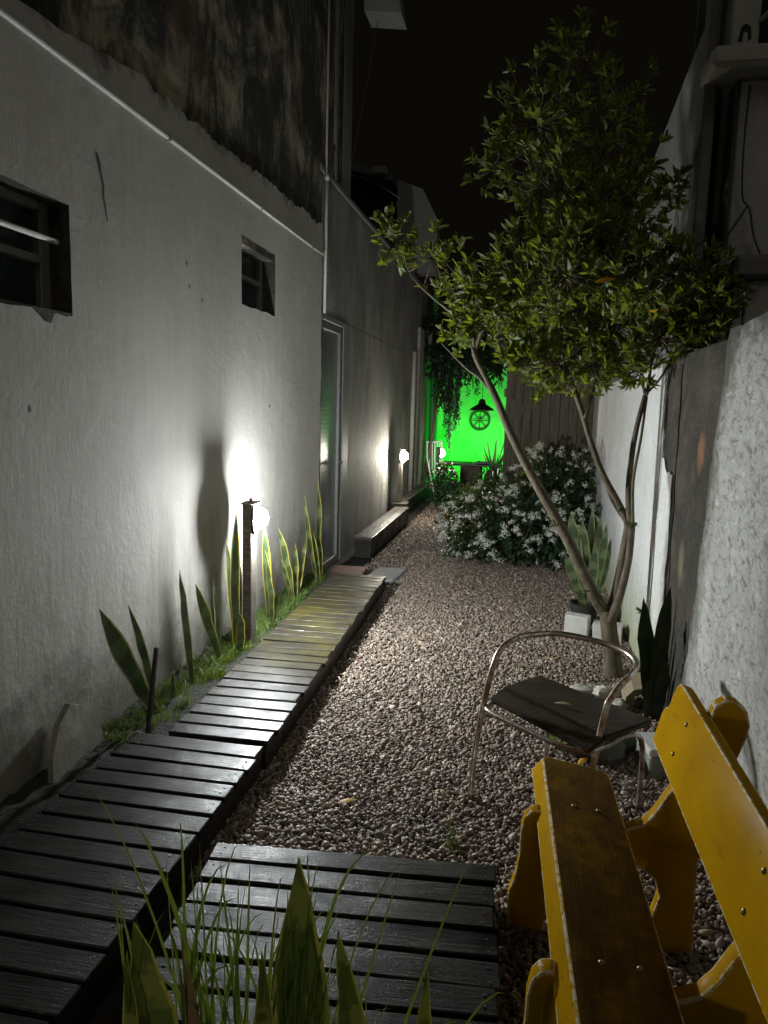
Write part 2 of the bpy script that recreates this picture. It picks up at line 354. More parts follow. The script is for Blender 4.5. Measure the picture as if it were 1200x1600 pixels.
class MB:
    def __init__(s): s.v = []; s.f = []; s.uv = []
    def add(s, v, f, uv=None):
        b = len(s.v); s.v += [tuple(p) for p in v]; s.f += [tuple(i+b for i in q) for q in f]
        s.uv += list(uv) if uv else [(0, 0)]*len(v)
        return s
    def box(s, lo, hi, bev=.004, rot=None, piv=None, jit=0):
        lo, hi = Vector(lo), Vector(hi); c = (lo+hi)/2; h = (hi-lo)/2
        b = min(bev, min(h)*.45)
        v = []; f = []
        idx = {}
        for sx in (-1, 1):
            for sy in (-1, 1):
                for sz in (-1, 1):
                    for ax in range(3):
                        p = [sx*(h.x-b), sy*(h.y-b), sz*(h.z-b)]; p[ax] = (sx, sy, sz)[ax]*h[ax]
                        idx[(sx, sy, sz, ax)] = len(v); v.append(Vector(p))
        g = lambda *k: idx[k]
        for sg in (-1, 1):
            f.append([g(sg, -1, -1, 0), g(sg, 1, -1, 0), g(sg, 1, 1, 0), g(sg, -1, 1, 0)])
            f.append([g(-1, sg, -1, 1), g(1, sg, -1, 1), g(1, sg, 1, 1), g(-1, sg, 1, 1)])
            f.append([g(-1, -1, sg, 2), g(1, -1, sg, 2), g(1, 1, sg, 2), g(-1, 1, sg, 2)])
            for sh in (-1, 1):
                f.append([g(sg, sh, -1, 0), g(sg, sh, 1, 0), g(sg, sh, 1, 1), g(sg, sh, -1, 1)])
                f.append([g(sg, -1, sh, 0), g(sg, 1, sh, 0), g(sg, 1, sh, 2), g(sg, -1, sh, 2)])
                f.append([g(-1, sg, sh, 1), g(1, sg, sh, 1), g(1, sg, sh, 2), g(-1, sg, sh, 2)])
                for sk in (-1, 1): f.append([g(sg, sh, sk, 0), g(sg, sh, sk, 1), g(sg, sh, sk, 2)])
        if jit:
            for p in v: p += Vector((random.uniform(-jit, jit), random.uniform(-jit, jit), random.uniform(-jit, jit)))
        if rot is not None: v = [rot @ p for p in v] if piv is None else [rot @ (p+c-Vector(piv)) + Vector(piv) - c for p in v]
        return s.add([p+c for p in v], f)
    def tube(s, pts, rad, n=8, sm=0, cap=True):
        pts = [Vector(p) for p in pts]
        if not hasattr(rad, '__len__'): rad = [rad]*len(pts)
        rad = list(rad)
        if sm:
            q = []; rr = []
            for i in range(len(pts)-1):
                p0 = pts[max(i-1, 0)]; p1 = pts[i]; p2 = pts[i+1]; p3 = pts[min(i+2, len(pts)-1)]
                for k in range(sm):
                    t = k/sm
                    q.append(.5*((2*p1)+(p2-p0)*t+(2*p0-5*p1+4*p2-p3)*t*t+(3*p1-p0-3*p2+p3)*t**3)); rr.append(rad[i]*(1-t)+rad[i+1]*t)
            q.append(pts[-1]); rr.append(rad[-1]); pts, rad = q, rr
        v = []; f = []; nrm = None
        for i, p in enumerate(pts):
            d = (pts[min(i+1, len(pts)-1)]-pts[max(i-1, 0)]).normalized()
            if nrm is None:
                nrm = d.orthogonal().normalized()
            nrm = (nrm-d*nrm.dot(d)).normalized(); bn = d.cross(nrm)
            for k in range(n):
                a = 2*math.pi*k/n; v.append(p+(nrm*math.cos(a)+bn*math.sin(a))*rad[i])
        for i in range(len(pts)-1):
            for k in range(n):
                a = i*n+k; b = i*n+(k+1) % n; f.append([a, b, b+n, a+n])
        if cap: f.append(list(range(n))[::-1]); f.append([len(v)-n+k for k in range(n)])
        return s.add(v, f)
    def prism(s, poly, a, b, axis='y'):
        # poly of 2-D points, extruded from a to b along axis
        n = len(poly)
        mk = {'y': lambda p, t: (p[0], t, p[1]), 'x': lambda p, t: (t, p[0], p[1]), 'z': lambda p, t: (p[0], p[1], t)}[axis]
        v = [mk(p, a) for p in poly]+[mk(p, b) for p in poly]
        f = [list(range(n)), [n+i for i in range(n)][::-1]]+[[i, (i+1) % n, n+(i+1) % n, n+i] for i in range(n)]
        return s.add(v, f)
    def lathe(s, prof, c, n=16):
        v = []; f = []
        for r, z in prof:
            for k in range(n):
                a = 2*math.pi*k/n; v.append((c[0]+r*math.cos(a), c[1]+r*math.sin(a), c[2]+z))
        for i in range(len(prof)-1):
            for k in range(n): a = i*n+k; b = i*n+(k+1) % n; f.append([a, b, b+n, a+n])
        f.append(list(range(n))[::-1]); f.append([len(v)-n+k for k in range(n)])
        return s.add(v, f)
    def ell(s, c, r, nu=12, nv=8):
        prof = [(max(1e-4, math.sin(math.pi*i/nv)), -math.cos(math.pi*i/nv)) for i in range(nv+1)]
        b = len(s.v); s.lathe(prof, (0, 0, 0), nu)
        s.v[b:] = [(c[0]+p[0]*r[0], c[1]+p[1]*r[1], c[2]+p[2]*r[2]) for p in s.v[b:]]
        return s
    def mesh(s, name, mat, off=(0, 0, 0), smooth=False, angle=None, fix=True):
        me = bpy.data.meshes.new(name); o = Vector(off)
        me.from_pydata([tuple(Vector(p)-o) for p in s.v], [], s.f)
        if any(u != (0, 0) for u in s.uv):
            uvl = me.uv_layers.new(name='UVMap')
            for lp in me.loops: uvl.data[lp.index].uv = s.uv[lp.vertex_index]
        if fix:
            bm = bmesh.new(); bm.from_mesh(me); bmesh.ops.recalc_face_normals(bm, faces=bm.faces); bm.to_mesh(me); bm.free()
        me.materials.append(mat)
        if smooth: me.polygons.foreach_set('use_smooth', [True]*len(me.polygons))
        if angle: 
            me.polygons.foreach_set('use_smooth', [True]*len(me.polygons)); me.set_sharp_from_angle(angle=R(angle))
        return me
    def build(s, name, mat, parent=None, smooth=False, angle=None, fix=True, loc=None):
        if parent is not None: return link(name, s.mesh(name, mat, origin(parent), smooth, angle, fix), parent)
        loc = loc if loc is not None else (0, 0, 0)
        return link(name, s.mesh(name, mat, loc, smooth, angle, fix), None, loc)

def rz(a): return Matrix.Rotation(a, 3, 'Z')

# ---------------------------------------------------------------- ground
g = MB(); n = 40
g.add([(-150, -150, -.012), (150, -150, -.012), (150, 150, -.012), (-150, 150, -.012)], [[0, 1, 2, 3]])
tag(g.build('ground', M['soil']), kind='structure')
g = MB(); g.add([(-1.5, -2, -.006), (.82, -2, -.006), (.82, 14, -.006), (-1.5, 14, -.006)], [[0, 1, 2, 3]])
tag(g.build('gravel_path', M['bed']), kind='structure')

b_ = MB(); ys = np.arange(-.5, 6.31, .06); xs = np.linspace(-1.86, -1.47, 9)
b_.v = [(x-(.03*max(0, yy-2.9)/3 if i > 6 else 0), yy, .105+random.uniform(-.014, .016)-(.02 if i == 8 else 0)) for yy in ys for i, x in enumerate(xs)]; b_.uv = [(0, 0)]*len(b_.v)
b_.f = [(j*9+i, j*9+i+1, (j+1)*9+i+1, (j+1)*9+i) for j in range(len(ys)-1) for i in range(8)]
tag(b_.build('planting_bed', M['soil'], smooth=True, fix=False), kind='structure')
# gravel stones: one mass of real pebbles
def gravel():
    t = (1+5**.5)/2
    V = np.array([(-1, t, 0), (1, t, 0), (-1, -t, 0), (1, -t, 0), (0, -1, t), (0, 1, t), (0, -1, -t), (0, 1, -t), (t, 0, -1), (t, 0, 1), (-t, 0, -1), (-t, 0, 1)], float)
    V /= np.linalg.norm(V[0])
    F = np.array([(0, 11, 5), (0, 5, 1), (0, 1, 7), (0, 7, 10), (0, 10, 11), (1, 5, 9), (5, 11, 4), (11, 10, 2), (10, 7, 6), (7, 1, 8), (3, 9, 4), (3, 4, 2), (3, 2, 6), (3, 6, 8), (3, 8, 9), (4, 9, 5), (2, 4, 11), (6, 2, 10), (8, 6, 7), (9, 8, 1)])
    # once-subdivided copy for the near stones
    key = {}; V2 = list(V)
    def mid(a, b):
        k = (min(a, b), max(a, b))
        if k not in key: p = V2[a]+V2[b]; V2.append(p/np.linalg.norm(p)); key[k] = len(V2)-1
        return key[k]
    F2 = []
    for a, b, c in F:
        x, y, z = mid(a, b), mid(b, c), mid(c, a); F2 += [(a, x, z), (b, y, x), (c, z, y), (x, y, z)]
    V2 = np.array(V2); F2 = np.array(F2)
    def scatter(x0, x1, y0, y1, pitch, zlo, zhi):
        xs = np.arange(x0, x1, pitch); ys = np.arange(y0, y1, pitch)
        X, Y = np.meshgrid(xs, ys); X = X.ravel(); Y = Y.ravel()
        X = X+rng.uniform(-.55, .55, X.size)*pitch; Y = Y+rng.uniform(-.55, .55, Y.size)*pitch
        Z = rng.uniform(zlo, zhi, X.size)
        keep = ~((X < 0.0) & (Y < 2.12)); keep &= (X < .80)
        return np.stack([X, Y, Z], 1)[keep]
    near = np.concatenate([scatter(-1.06, .80, 1.1, 4.0, .0150, -.002, .005), scatter(-1.06, .80, 1.1, 4.0, .0198, .005, .011)])
    far = np.concatenate([scatter(-1.14, .80, 4.0, 8.0, .0175, -.002, .006), scatter(-1.14, .80, 4.0, 7.2, .0235, .005, .012), scatter(-1.5, -.5, 8.0, 13.2, .034, 0, .006), scatter(-1.5, -1.14, 6.2, 8, .026, 0, .006)])
    pal = np.array([(.22, .165, .13), (.29, .22, .175), (.35, .28, .23), (.18, .14, .115), (.25, .21, .18), (.42, .36, .30), (.20, .13, .10), (.33, .25, .18), (.14, .11, .09)])
    allv = []; allf = []; cols = []; base = 0
    for P, VV, FF in ((near, V, F), (far, V, F)):
        k = len(P)
        a = rng.uniform(0, 6.283, k); r = np.clip(rng.lognormal(math.log(.0087), .33, k), .004, .020)
        sx = r*rng.uniform(.9, 1.5, k); sy = r*rng.uniform(.65, 1.0, k); sz = r*rng.uniform(.5, .85, k)
        J = VV[None]*(1+rng.normal(0, .17, (k, len(VV), 1)))
        L = J*np.stack([sx, sy, sz], 1)[:, None]
        tl = rng.normal(0, .35, k); zt = L[..., 2]+L[..., 0]*tl[:, None]; L[..., 2] = zt
        ca, sa = np.cos(a)[:, None], np.sin(a)[:, None]
        X = L[..., 0]*ca-L[..., 1]*sa; Y = L[..., 0]*sa+L[..., 1]*ca
        out = np.stack([X, Y, L[..., 2]], 2)+P[:, None]
        allv.append(out.reshape(-1, 3)); idx = (np.arange(k)[:, None, None]*len(VV)+FF[None]).reshape(-1, 3)+base
        allf.append(idx); base += k*len(VV)
        c = pal[rng.integers(0, len(pal), k)]*rng.uniform(.75, 1.25, (k, 1))*np.array([1.12, 1.12, 1.12])
        cols.append(np.repeat(c, len(VV), 0))
    Vv = np.concatenate(allv).astype(np.float32); Ff = np.concatenate(allf).astype(np.int32); Cc = np.concatenate(cols)
    me = bpy.data.meshes.new('gravel'); me.vertices.add(len(Vv)); me.vertices.foreach_set('co', Vv.ravel())
    me.loops.add(Ff.size); me.loops.foreach_set('vertex_index', Ff.ravel()); me.polygons.add(len(Ff))
    me.polygons.foreach_set('loop_start', np.arange(0, Ff.size, 3, dtype=np.int32)); me.update(calc_edges=True)
    at = me.attributes.new('stone', 'FLOAT_COLOR', 'POINT'); at.data.foreach_set('color', np.concatenate([Cc, np.ones((len(Cc), 1))], 1).astype(np.float32).ravel())
    me.materials.append(M['gravel'])
    tag(link('gravel', me), 'loose brown and grey gravel covering the path', kind='stuff')
gravel()

# ---------------------------------------------------------------- left house
XL = -1.84
house = root('house', (XL, 3.0, 0), 'whitewashed house with mouldy upper wall along the left side of the path', 'house')
def jag(p0, p1, step, amp, outward=(0, 0)):
    p0 = Vector((*p0, 0)); p1 = Vector((*p1, 0)); L = (p1-p0).length; k = max(2, int(L/step)); d = (p1-p0)/k; nr = Vector((-d.y, d.x, 0)).normalized(); r = []
    w = 0
    for i in range(k):
        w = .55*w+random.uniform(-amp, amp)
        r.append(tuple((p0+d*i+nr*(w if i else 0)).xy))
    return r
def wall_sheet(name, outer, holes, x, depth, mat, parent, inner=-1):
    bm = bmesh.new(); edges = []; loops = []
    for lp in [outer]+holes:
        vs = [bm.verts.new((x, p[0], p[1])) for p in lp]; loops.append(vs)
        for i in range(len(vs)): edges.append(bm.edges.new((vs[i], vs[(i+1) % len(vs)])))
    bmesh.ops.triangle_fill(bm, use_beauty=True, use_dissolve=False, edges=edges, normal=(-inner, 0, 0))
    for li, (vs, dp) in enumerate(zip(loops, depth)):
        ws = [bm.verts.new((v.co.x+inner*dp, v.co.y, v.co.z)) for v in vs]
        for i in range(len(vs)):
            j = (i+1) % len(vs); bm.faces.new((vs[i], vs[j], ws[j], ws[i])).material_index = 1 if li else 0
    bmesh.ops.recalc_face_normals(bm, faces=bm.faces)
    me = bpy.data.meshes.new(name); o = origin(parent); bmesh.ops.translate(bm, verts=bm.verts, vec=-o); bm.to_mesh(me); bm.free(); me.materials.append(mat); me.materials.append(M['column'])
    return link(name, me, parent)
W1 = (1.95, 2.78, 1.925, 2.355); W2 = (4.60, 5.24, 2.22, 2.65)
def hole(w, amp):
    a, b, c, d = w
    return jag((a, c), (b, c), .06, amp) + jag((b, c), (b, d), .07, amp*.4) + jag((b, d), (a, d), .07, amp*.6) + jag((a, d), (a, c), .07, amp*.4)
outer = [(-2.5, -.15), (6.48, -.15)] + jag((6.48, -.1), (6.47, 3.13), .055, .013) + jag((6.47, 3.13), (3.25, 3.065), .035, .019) + jag((3.25, 3.065), (2.2, 2.925), .08, .012) + [(-2.5, 2.92)]
wall_sheet('wall', outer, [hole(W1, .005), hole(W2, .006)], XL, [.02, .16, .12], M['lwall'], house)
uw = MB()
uw.box((XL-.4, -2.5, 2.6), (XL-.014, 6.478, 7.6), .003); uw.box((XL-.4, 6.484, 3.62), (XL-.014, 7.16, 7.6), .003)
uw.build('upper_wall', M['mould'], house)
MB().box((XL-.42, 7.164, 3.64), (XL-.01, 7.5, 7.6), .01).build('corner_pilaster', M['housegrey'], house)
MB().box((XL-.3, -2.5, -.2), (XL-.19, 6.4, 2.59), .003).build('inner_wall', M['dark'], house)
rw = MB()
XR = XL-.022
rw.box((XR-.3, 6.40, 2.42), (XR, 13.4, 3.58), .01); rw.box((XR-.3, 7.60, -.2), (XR, 13.4, 2.416), .004); rw.box((XR-.3, 6.40, -.2), (XR, 6.55, 2.416), .004)
rw.build('rear_wall', M['grey'], house)
MB().box((XR-.32, 6.40, 3.583), (XR+.025, 13.42, 3.63), .008).build('parapet_cap', M['housegrey'], house)
MB().box((XR-.04, 12.35, -.1), (XR+.05, 13.38, 2.9), .01).build('end_pilaster', M['housewhite'], house)
# windows
def window(w, bar):
    a, b, c, d = w; x = XL-.115
    f = MB(); t = .028; e = .002
    f.box((x-.02, a-.02, c-.02), (x+.02, a+t, d+.02), .003); f.box((x-.02, b-t-.03, c-.02), (x+.02, b+.02, d+.02), .003)
    f.box((x-.019, a+t+e, c-.02), (x+.019, b-t-.03-e, c+t), .003); f.box((x-.019, a+t+e, d-t), (x+.019, b-t-.03-e, d+.02), .003)
    f.box((x-.018, a+t+e, (c+d)/2-.018), (x+.026, b-t-.03-e, (c+d)/2+.012), .003)
    fr = f.build('window', M['alu'], house)
    MB().box((x-.012, a+t, c+t), (x-.006, b-t-.03, (c+d)/2-.018), .001).build('pane', M['ribbed'], fr)
    MB().box((x-.016, a+t, (c+d)/2+.012), (x-.010, b-t-.03, d-t), .001).build('pane', M['glass'], fr)
    if bar: MB().tube([(x+.085, a-.05, d-.150), (x+.085, b-.045, d-.150)], .011, 8).build('bar', M['pipe'], fr, smooth=True)
    return fr
window(W1, True); window(W2, False)
sp = MB(); sp.prism([(2.52, 1.932), (2.60, 1.885), (2.635, 1.882), (2.66, 1.925), (2.74, 1.918), (2.78, 1.935)], XL-.02, XL+.004, 'x'); sp.build('broken_sill', M['column'], house)
# crack with depth
def crack(pts, wd):
    m = MB(); lf = []; rg = []
    for i, (y, z) in enumerate(pts):
        k = wd[i]; lf.append((y-k, z)); rg.append((y+k, z))
    m.prism(lf+rg[::-1], XL-.002, XL+.0025, 'x'); m.build('crack', M['darkstone'], house)
crack([(2.985, 2.62), (3.0, 2.585), (3.005, 2.56), (3.03, 2.50), (3.028, 2.455), (3.045, 2.40), (3.055, 2.36)], [.006, .012, .008, .006, .005, .003, .001])
# door
dr = MB(); x = XR-.047
for lo, hi in (((x, 6.56, .0), (x+.05, 6.60, 2.35)), ((x, 7.24, .0), (x+.05, 7.30, 2.35)), ((x, 6.602, 2.28), (x+.048, 7.238, 2.35)), ((x, 6.602, .0), (x+.048, 7.238, .07))): dr.box(lo, hi, .004)
door = dr.build('door', M['alu'], house)
MB().box((x+.012, 6.598, .068), (x+.022, 7.242, 2.284), .001).build('glass', M['frosted'], door)
MB().tube([(x+.05, 7.27, 1.02), (x+.09, 7.27, 1.02), (x+.095, 7.2, 1.02)], .009, 8).ell((x+.052, 7.27, 1.02), (.012, .022, .022)).build('handle', M['alu'], door, smooth=True)
jb = MB(); jb.box((XR-.10, 7.335, -.05), (XR+.012, 7.598, 2.414), .012); jb.box((XR-.10, 6.552, 2.355), (XR+.010, 7.33, 2.414), .008)
jb.build('door_frame', M['jamb'], house)
MB().box((XR-.16, 6.552, -.05), (XR-.10, 7.33, 2.41), .003).build('door_backing', M['dark'], house)
# conduits and pipes fixed to the house
cd = MB(); cd.tube([(XL+.014, -2, 2.882), (XL+.014, 1, 2.884), (XL+.014, 3.4, 2.886), (XL+.014, 5.2, 2.884), (XL+.014, 6.45, 2.888)], .0125, 8)
cd.build('conduit', M['pipe'], house, smooth=True)
for y in (.6, 2.0, 3.6, 4.9, 6.1): MB().box((XL+.001, y-.008, 2.868), (XL+.030, y+.008, 2.905), .003).build('pipe_clip', M['dullpipe'], house)
MB().tube([(XL+.010, 6.53, 2.40), (XL+.012, 6.53, 3.0), (XL+.012, 6.54, 3.57)], .014, 8).ell((XL+.012, 6.54, 3.55), (.022, .022, .03)).build('riser', M['pipe'], house, smooth=True)
MB().tube([(XL+.0, 6.55, 3.57), (XL+.0, 6.56, 5.3)], .010, 8).build('riser_top', M['dullpipe'], house, smooth=True)
MB().tube([(XL-.012, 6.86, 3.63), (XL-.012, 6.87, 7)], .03, 10).build('downpipe', M['roof'], house, smooth=True)
MB().tube([(XR+.035, 11.85, .2), (XR+.035, 11.85, 2.46)], .035, 12).build('drain_pipe', M['pipe'], house, smooth=True)
eb = MB(); eb.prism([(-1.60, 5.03), (-1.27, 4.99), (-1.34, 5.35), (-1.62, 5.35)], 6.85, 7.15, 'y'); eb.prism([(-2.0, 5.353), (-1.3, 5.353), (-1.4, 5.6), (-2.0, 5.6)], 6.85, 7.15, 'y')
eb.build('eave_box', M['housegrey'], house)
# loose slab of fallen plaster leaning on the wall foot
pl = MB(); pl.prism([(2.62, .0), (3.0, .0), (2.98, .13), (2.90, .24), (2.83, .27), (2.74, .22), (2.66, .12)], -1.80, -1.775, 'x')
pl.v = [(p[0]+(.06-.22*p[2]), p[1], p[2]) for p in pl.v]
pl.v = [(p[0]-.02, p[1]-.22, p[2]+.07) for p in pl.v]
tag(pl.build('plaster_slab', M['lwall'], loc=(-1.78, 2.8, 0)), 'broken plaster slab leaning against the foot of the left wall', 'rubble')

# ---------------------------------------------------------------- right boundary wall
XW = .78
bw = root('boundary_wall', (XW, 4, 0), 'old boundary wall on the right, white far part and rough near part', 'wall')
rs = [(-2.5, -.15)] + [(3.56, -.15)] + jag((3.56, -.1), (3.22, 1.93), .04, .020) + jag((3.22, 1.94), (-2.5, 1.955), .06, .007)
wall_sheet('rough_section', rs, [], XW-.004, [.25], M['rough'], bw, 1)
ws = [(4.10, -.15), (9.3, -.15), (9.3, 1.86)] + jag((9.3, 1.86), (4.55, 1.90), .12, .012) + jag((4.55, 1.9), (4.53, 1.35), .06, .012) + jag((4.53, 1.35), (4.17, 1.28), .04, .035) + jag((4.17, 1.28), (4.08, -.1), .05, .014)
wall_sheet('white_section', ws, [], XW, [.25], M['white'], bw, 1)
MB().box((XW+.014, 3.1, -.15), (XW+.23, 4.6, 1.915), .01).build('concrete_column', M['column'], bw)
cr = MB()
for y0, y1, zt in ((4.19, 4.05, 1.86), (3.60, 3.56, .62)):
    pts = []; k_ = 16
    for i in range(k_+1):
        t = i/k_; pts.append((XW+.013, y0+(y1-y0)*t+random.gauss(0, .012), zt+(.15-zt)*t))
    cr.tube(pts, [abs(random.gauss(.005, .003))+.0015 for _ in pts], 5)
cr.build('joint_gap', M['dark'], bw)

# ---------------------------------------------------------------- house on the right beyond the boundary wall
nh = root('house', (1.2, 4.2, 0), 'pale house with dark doorway rising behind the right boundary wall', 'house')
Y0 = 4.40
MB().prism([(4.62, 0), (8.5, 0), (8.5, 3.46), (6.7, 3.56), (4.75, 3.78), (4.62, 3.9)], .87, 1.0, 'x').build('gable_wall', M['housegrey'], nh)
MB().box((.835, 4.46, 0), (.90, 4.617, 5.5), .012).build('corner_post', M['housegrey'], nh)
MB().box((1.0, Y0, 0), (2.6, Y0+.2, 3.335), .01).build('front_wall', M['housefront'], nh)
MB().box((.978, Y0-.01, 0), (.998, Y0+.15, 3.333), .004).build('jamb', M['housedark'], nh)
MB().box((.90, 5.2, 0), (2.6, 5.25, 5.5), .003).build('doorway', M['dark'], nh)  # black sheet put in for the shade deep inside the opening
MB().box((.822, Y0-.16, 3.345), (2.6, Y0+.16, 3.448), .035).build('slab', M['housewhite'], nh)
MB().box((.916, Y0-.05, 3.452), (1.056, Y0+.09, 6), .012).build('column', M['housewhite'], nh)
MB().prism([(.955, 3.50), (.968, 3.57), (.99, 3.585), (1.012, 3.565), (1.02, 3.51), (1.005, 3.50), (1.0, 3.545), (.98, 3.545), (.975, 3.50)], Y0-.053, Y0-.045, 'y').build('hole', M['dark'], nh)
MB().tube([(1.05, Y0-.03, 3.60), (1.09, Y0-.08, 3.62), (1.13, Y0-.08, 3.68), (1.2, Y0, 3.72)], .014, 6, 3).build('hook', M['dullpipe'], nh, smooth=True)
MB().box((1.03, Y0-.10, 2.32), (2.6, Y0-.002, 2.44), .02).build('sill', M['housegrey'], nh)
MB().box((1.05, Y0-.03, 1.5), (1.105, Y0-.002, 2.315), .006).build('panel_edge', M['housewhite'], nh)
MB().box((1.112, Y0-.04, 1.5), (1.235, Y0-.002, 2.315), .006).build('lower_panel', M['housewhite'], nh); MB().box((1.243, Y0-.04, 1.5), (2.6, Y0-.002, 2.28), .006).build('lower_panel', M['housewhite'], nh)
wi = MB()
wi.tube([(1.04, Y0-.02, 3.3), (1.035, Y0-.03, 3.0), (1.05, Y0-.03, 2.75), (1.09, Y0-.04, 2.68), (1.12, Y0-.04, 2.55), (1.16, Y0-.05, 2.45)], .005, 5, 3)
wi.tube([(1.08, Y0-.04, 2.70), (1.02, Y0-.06, 2.60), (.96, Y0-.05, 2.5), (.90, Y0-.03, 2.42)], .005, 5, 3)
wi.build('cable', M['wire'], nh)

# ---------------------------------------------------------------- bollard lamps
def bollard(x, y, label, gm, near=True, h=.985, az=11):
    r = root('bollard_lamp', (x, y, 0), label, 'lamp', 'bollard lamps along the left wall')
    MB().box((x-.028, y-.045, -.05), (x+.028, y+.045, h), .004).build('post', M['post'], r)
    ax_ = Vector((math.cos(R(az)), math.sin(R(az)), 0)); q = Vector((x, y, h-.088))
    def oval(prof, mat, name, smooth=False):
        m_ = MB(); n_ = 24; s1 = ax_.cross(Vector((0, 0, 1)))
        for d_, rr in prof:
            for k in range(n_): a = 2*math.pi*k/n_; m_.v.append(tuple(q+ax_*d_+s1*rr*math.cos(a)+Vector((0, 0, 1))*rr*1.32*math.sin(a))); m_.uv.append((0, 0))
        for i in range(len(prof)-1):
            for k in range(n_): m_.f.append((i*n_+k, i*n_+(k+1) % n_, (i+1)*n_+(k+1) % n_, (i+1)*n_+k))
        return m_.build(name, mat, r, smooth=smooth, angle=None if smooth else 40)
    oval([(.026, .001), (.026, .062), (.029, .069), (.036, .071), (.038, .067), (.034, .052), (.034, .001)], M['lampcap'], 'lamp_base')
    oval([(.036, .0515)]+[(.044+.072*math.sin(t), .0525*math.cos(t)+.0005) for t in np.linspace(0, math.pi/2, 9)], gm, 'globe', True)
    MB().box((x-.036, y-.055, h+.001), (x+.055, y+.055, h+.012), .003).build('cap', M['post'], r)
    if near: MB().ell((x+.0, y+.02, h+.02), (.012, .012, .014), 8, 6).build('cap_glint', M['brick'], r)  # orange bead put in for a lit orange spot at the cap
    return r
bollard(-1.635, 4.215, 'nearest lit bollard lamp, grey timber post among the snake plants', M['globeA'])
bollard(-1.70, 10.1, 'middle lit bollard lamp standing behind the timber step by the drain pipe', M['globeB'], False, 1.0, -28)
bollard(-1.45, 12.4, 'farthest lit bollard lamp, half hidden by the hanging creeper', M['globeD'], False, .92)
bollard(-1.66, -1.5, 'lit bollard lamp beside the boardwalk at its near end', M['globeC'], False, 1.0, 10)

# ---------------------------------------------------------------- boardwalk panels and deck
def plank_meshes(L, w, t, mat, name='plank', k=4):
    out = []
    for i in range(k):
        b = MB(); b.box((-L/2, -w/2, -t), (L/2, w/2, 0), .0035, jit=.0012); out.append(b.mesh(name, mat))
    return out
def walkway(name, loc, rot, L, cnt, pitch, w, mat, label, z, dirn=1, jit=.006):
    r = root(name, (*loc, 0), label, 'boardwalk' if name != 'deck' else 'deck'); r.rotation_euler = (0, 0, rot)
    ms = plank_meshes(L, w, .026, mat); nl_ = MB(); nl_.tube([(0, 0, -.004), (0, 0, .0014)], .0042, 7); nm = nl_.mesh('nail', M['roof'])
    for i in range(cnt):
        p = link('plank', random.choice(ms), r, (random.uniform(-jit, jit), dirn*(i+.5)*pitch, z+random.uniform(-.002, .002)))
        p.rotation_euler = (random.gauss(0, .014), random.gauss(0, .005), random.gauss(0, .008)); p.scale = (random.uniform(.975, 1.02), random.uniform(.95, 1.02), 1)
        for nx_ in (-L/2+.03, L/2-.03):
            for ny_ in (-w*.25, w*.25): link('nail', nm, p, (nx_+random.uniform(-.006, .006), ny_+random.uniform(-.008, .008), 0))
    tot = cnt*pitch*dirn
    for xx in (-L/2+.03, 0, L/2-.03):
        j = MB(); j.box((xx-.02, min(0, tot)+.004, -.02), (xx+.02, max(0, tot)-.004, z-.0285), .003); link('joist', j.mesh('joist', M['joist']), r)
    return r
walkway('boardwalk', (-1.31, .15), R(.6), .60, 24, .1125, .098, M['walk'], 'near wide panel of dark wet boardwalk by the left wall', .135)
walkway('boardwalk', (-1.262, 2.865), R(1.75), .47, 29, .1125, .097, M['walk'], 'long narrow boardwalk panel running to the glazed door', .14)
walkway('deck', (-.497, 2.232), R(5.2), .92, 9, .106, .092, M['deck'], 'low square deck of dark wet planks in front of the gravel', .115, -1)
# door step slabs
tag(MB().box((-1.72, 6.30, -.02), (-1.40, 6.66, .09), .008, rz(.06), (-1.5, 6.5, 0)).build('doorstep', M['terracotta'], loc=(-1.55, 6.48, 0)), 'dark red tile step at the far end of the boardwalk', 'step')
tag(MB().box((-1.38, 6.42, -.02), (-1.10, 6.92, .035), .01, rz(-.1), (-1.2, 6.6, 0), .006).build('paving_slab', M['paver'], loc=(-1.24, 6.67, 0)), 'grey paving slab beyond the end of the boardwalk', 'slab')
tag(MB().box((-1.72, 6.16, 0), (-1.62, 6.22, .10), .01, jit=.008).build('brick', M['brick'], loc=(-1.67, 6.19, 0)), 'orange brick piece beside the end of the boardwalk', 'brick')
# timber steps
def timber(lo, hi, label):
    r = root('timber_step', ((lo[0]+hi[0])/2, (lo[1]+hi[1])/2, 0), label, 'step')
    wd = (hi[0]-lo[0]-.006)/2
    for k in range(2):
        b = MB(); b.box((-(hi[1]-lo[1])/2, -wd/2, -.03), ((hi[1]-lo[1])/2, wd/2, 0), .004, jit=.002)
        o = link('top_board', b.mesh('top_board', M['kerb']), r, (-(hi[0]-lo[0])/4*(1-2*k), 0, hi[2])); o.rotation_euler = (0, 0, R(90))
    s_ = MB(); s_.box((lo[0]+.01, lo[1]+.012, lo[2]), (hi[0]-.012, hi[1]-.012, hi[2]-.032), .004); s_.build('box_side', M['joist'], r)
timber((-1.735, 7.45, 0), (-1.53, 9.95, .225), 'long boxed timber step against the grey wall')
timber((-1.83, 10.25, 0), (-1.66, 13.1, .24), 'far narrow timber step under the white drain pipe')
MB_ = MB().box((-1.80, 9.98, .0), (-1.58, 10.22, .265), .006); tag(MB_.build('timber_block', M['kerb'], loc=(-1.7, 10.1, 0)), 'short timber block between the two timber steps', 'block')

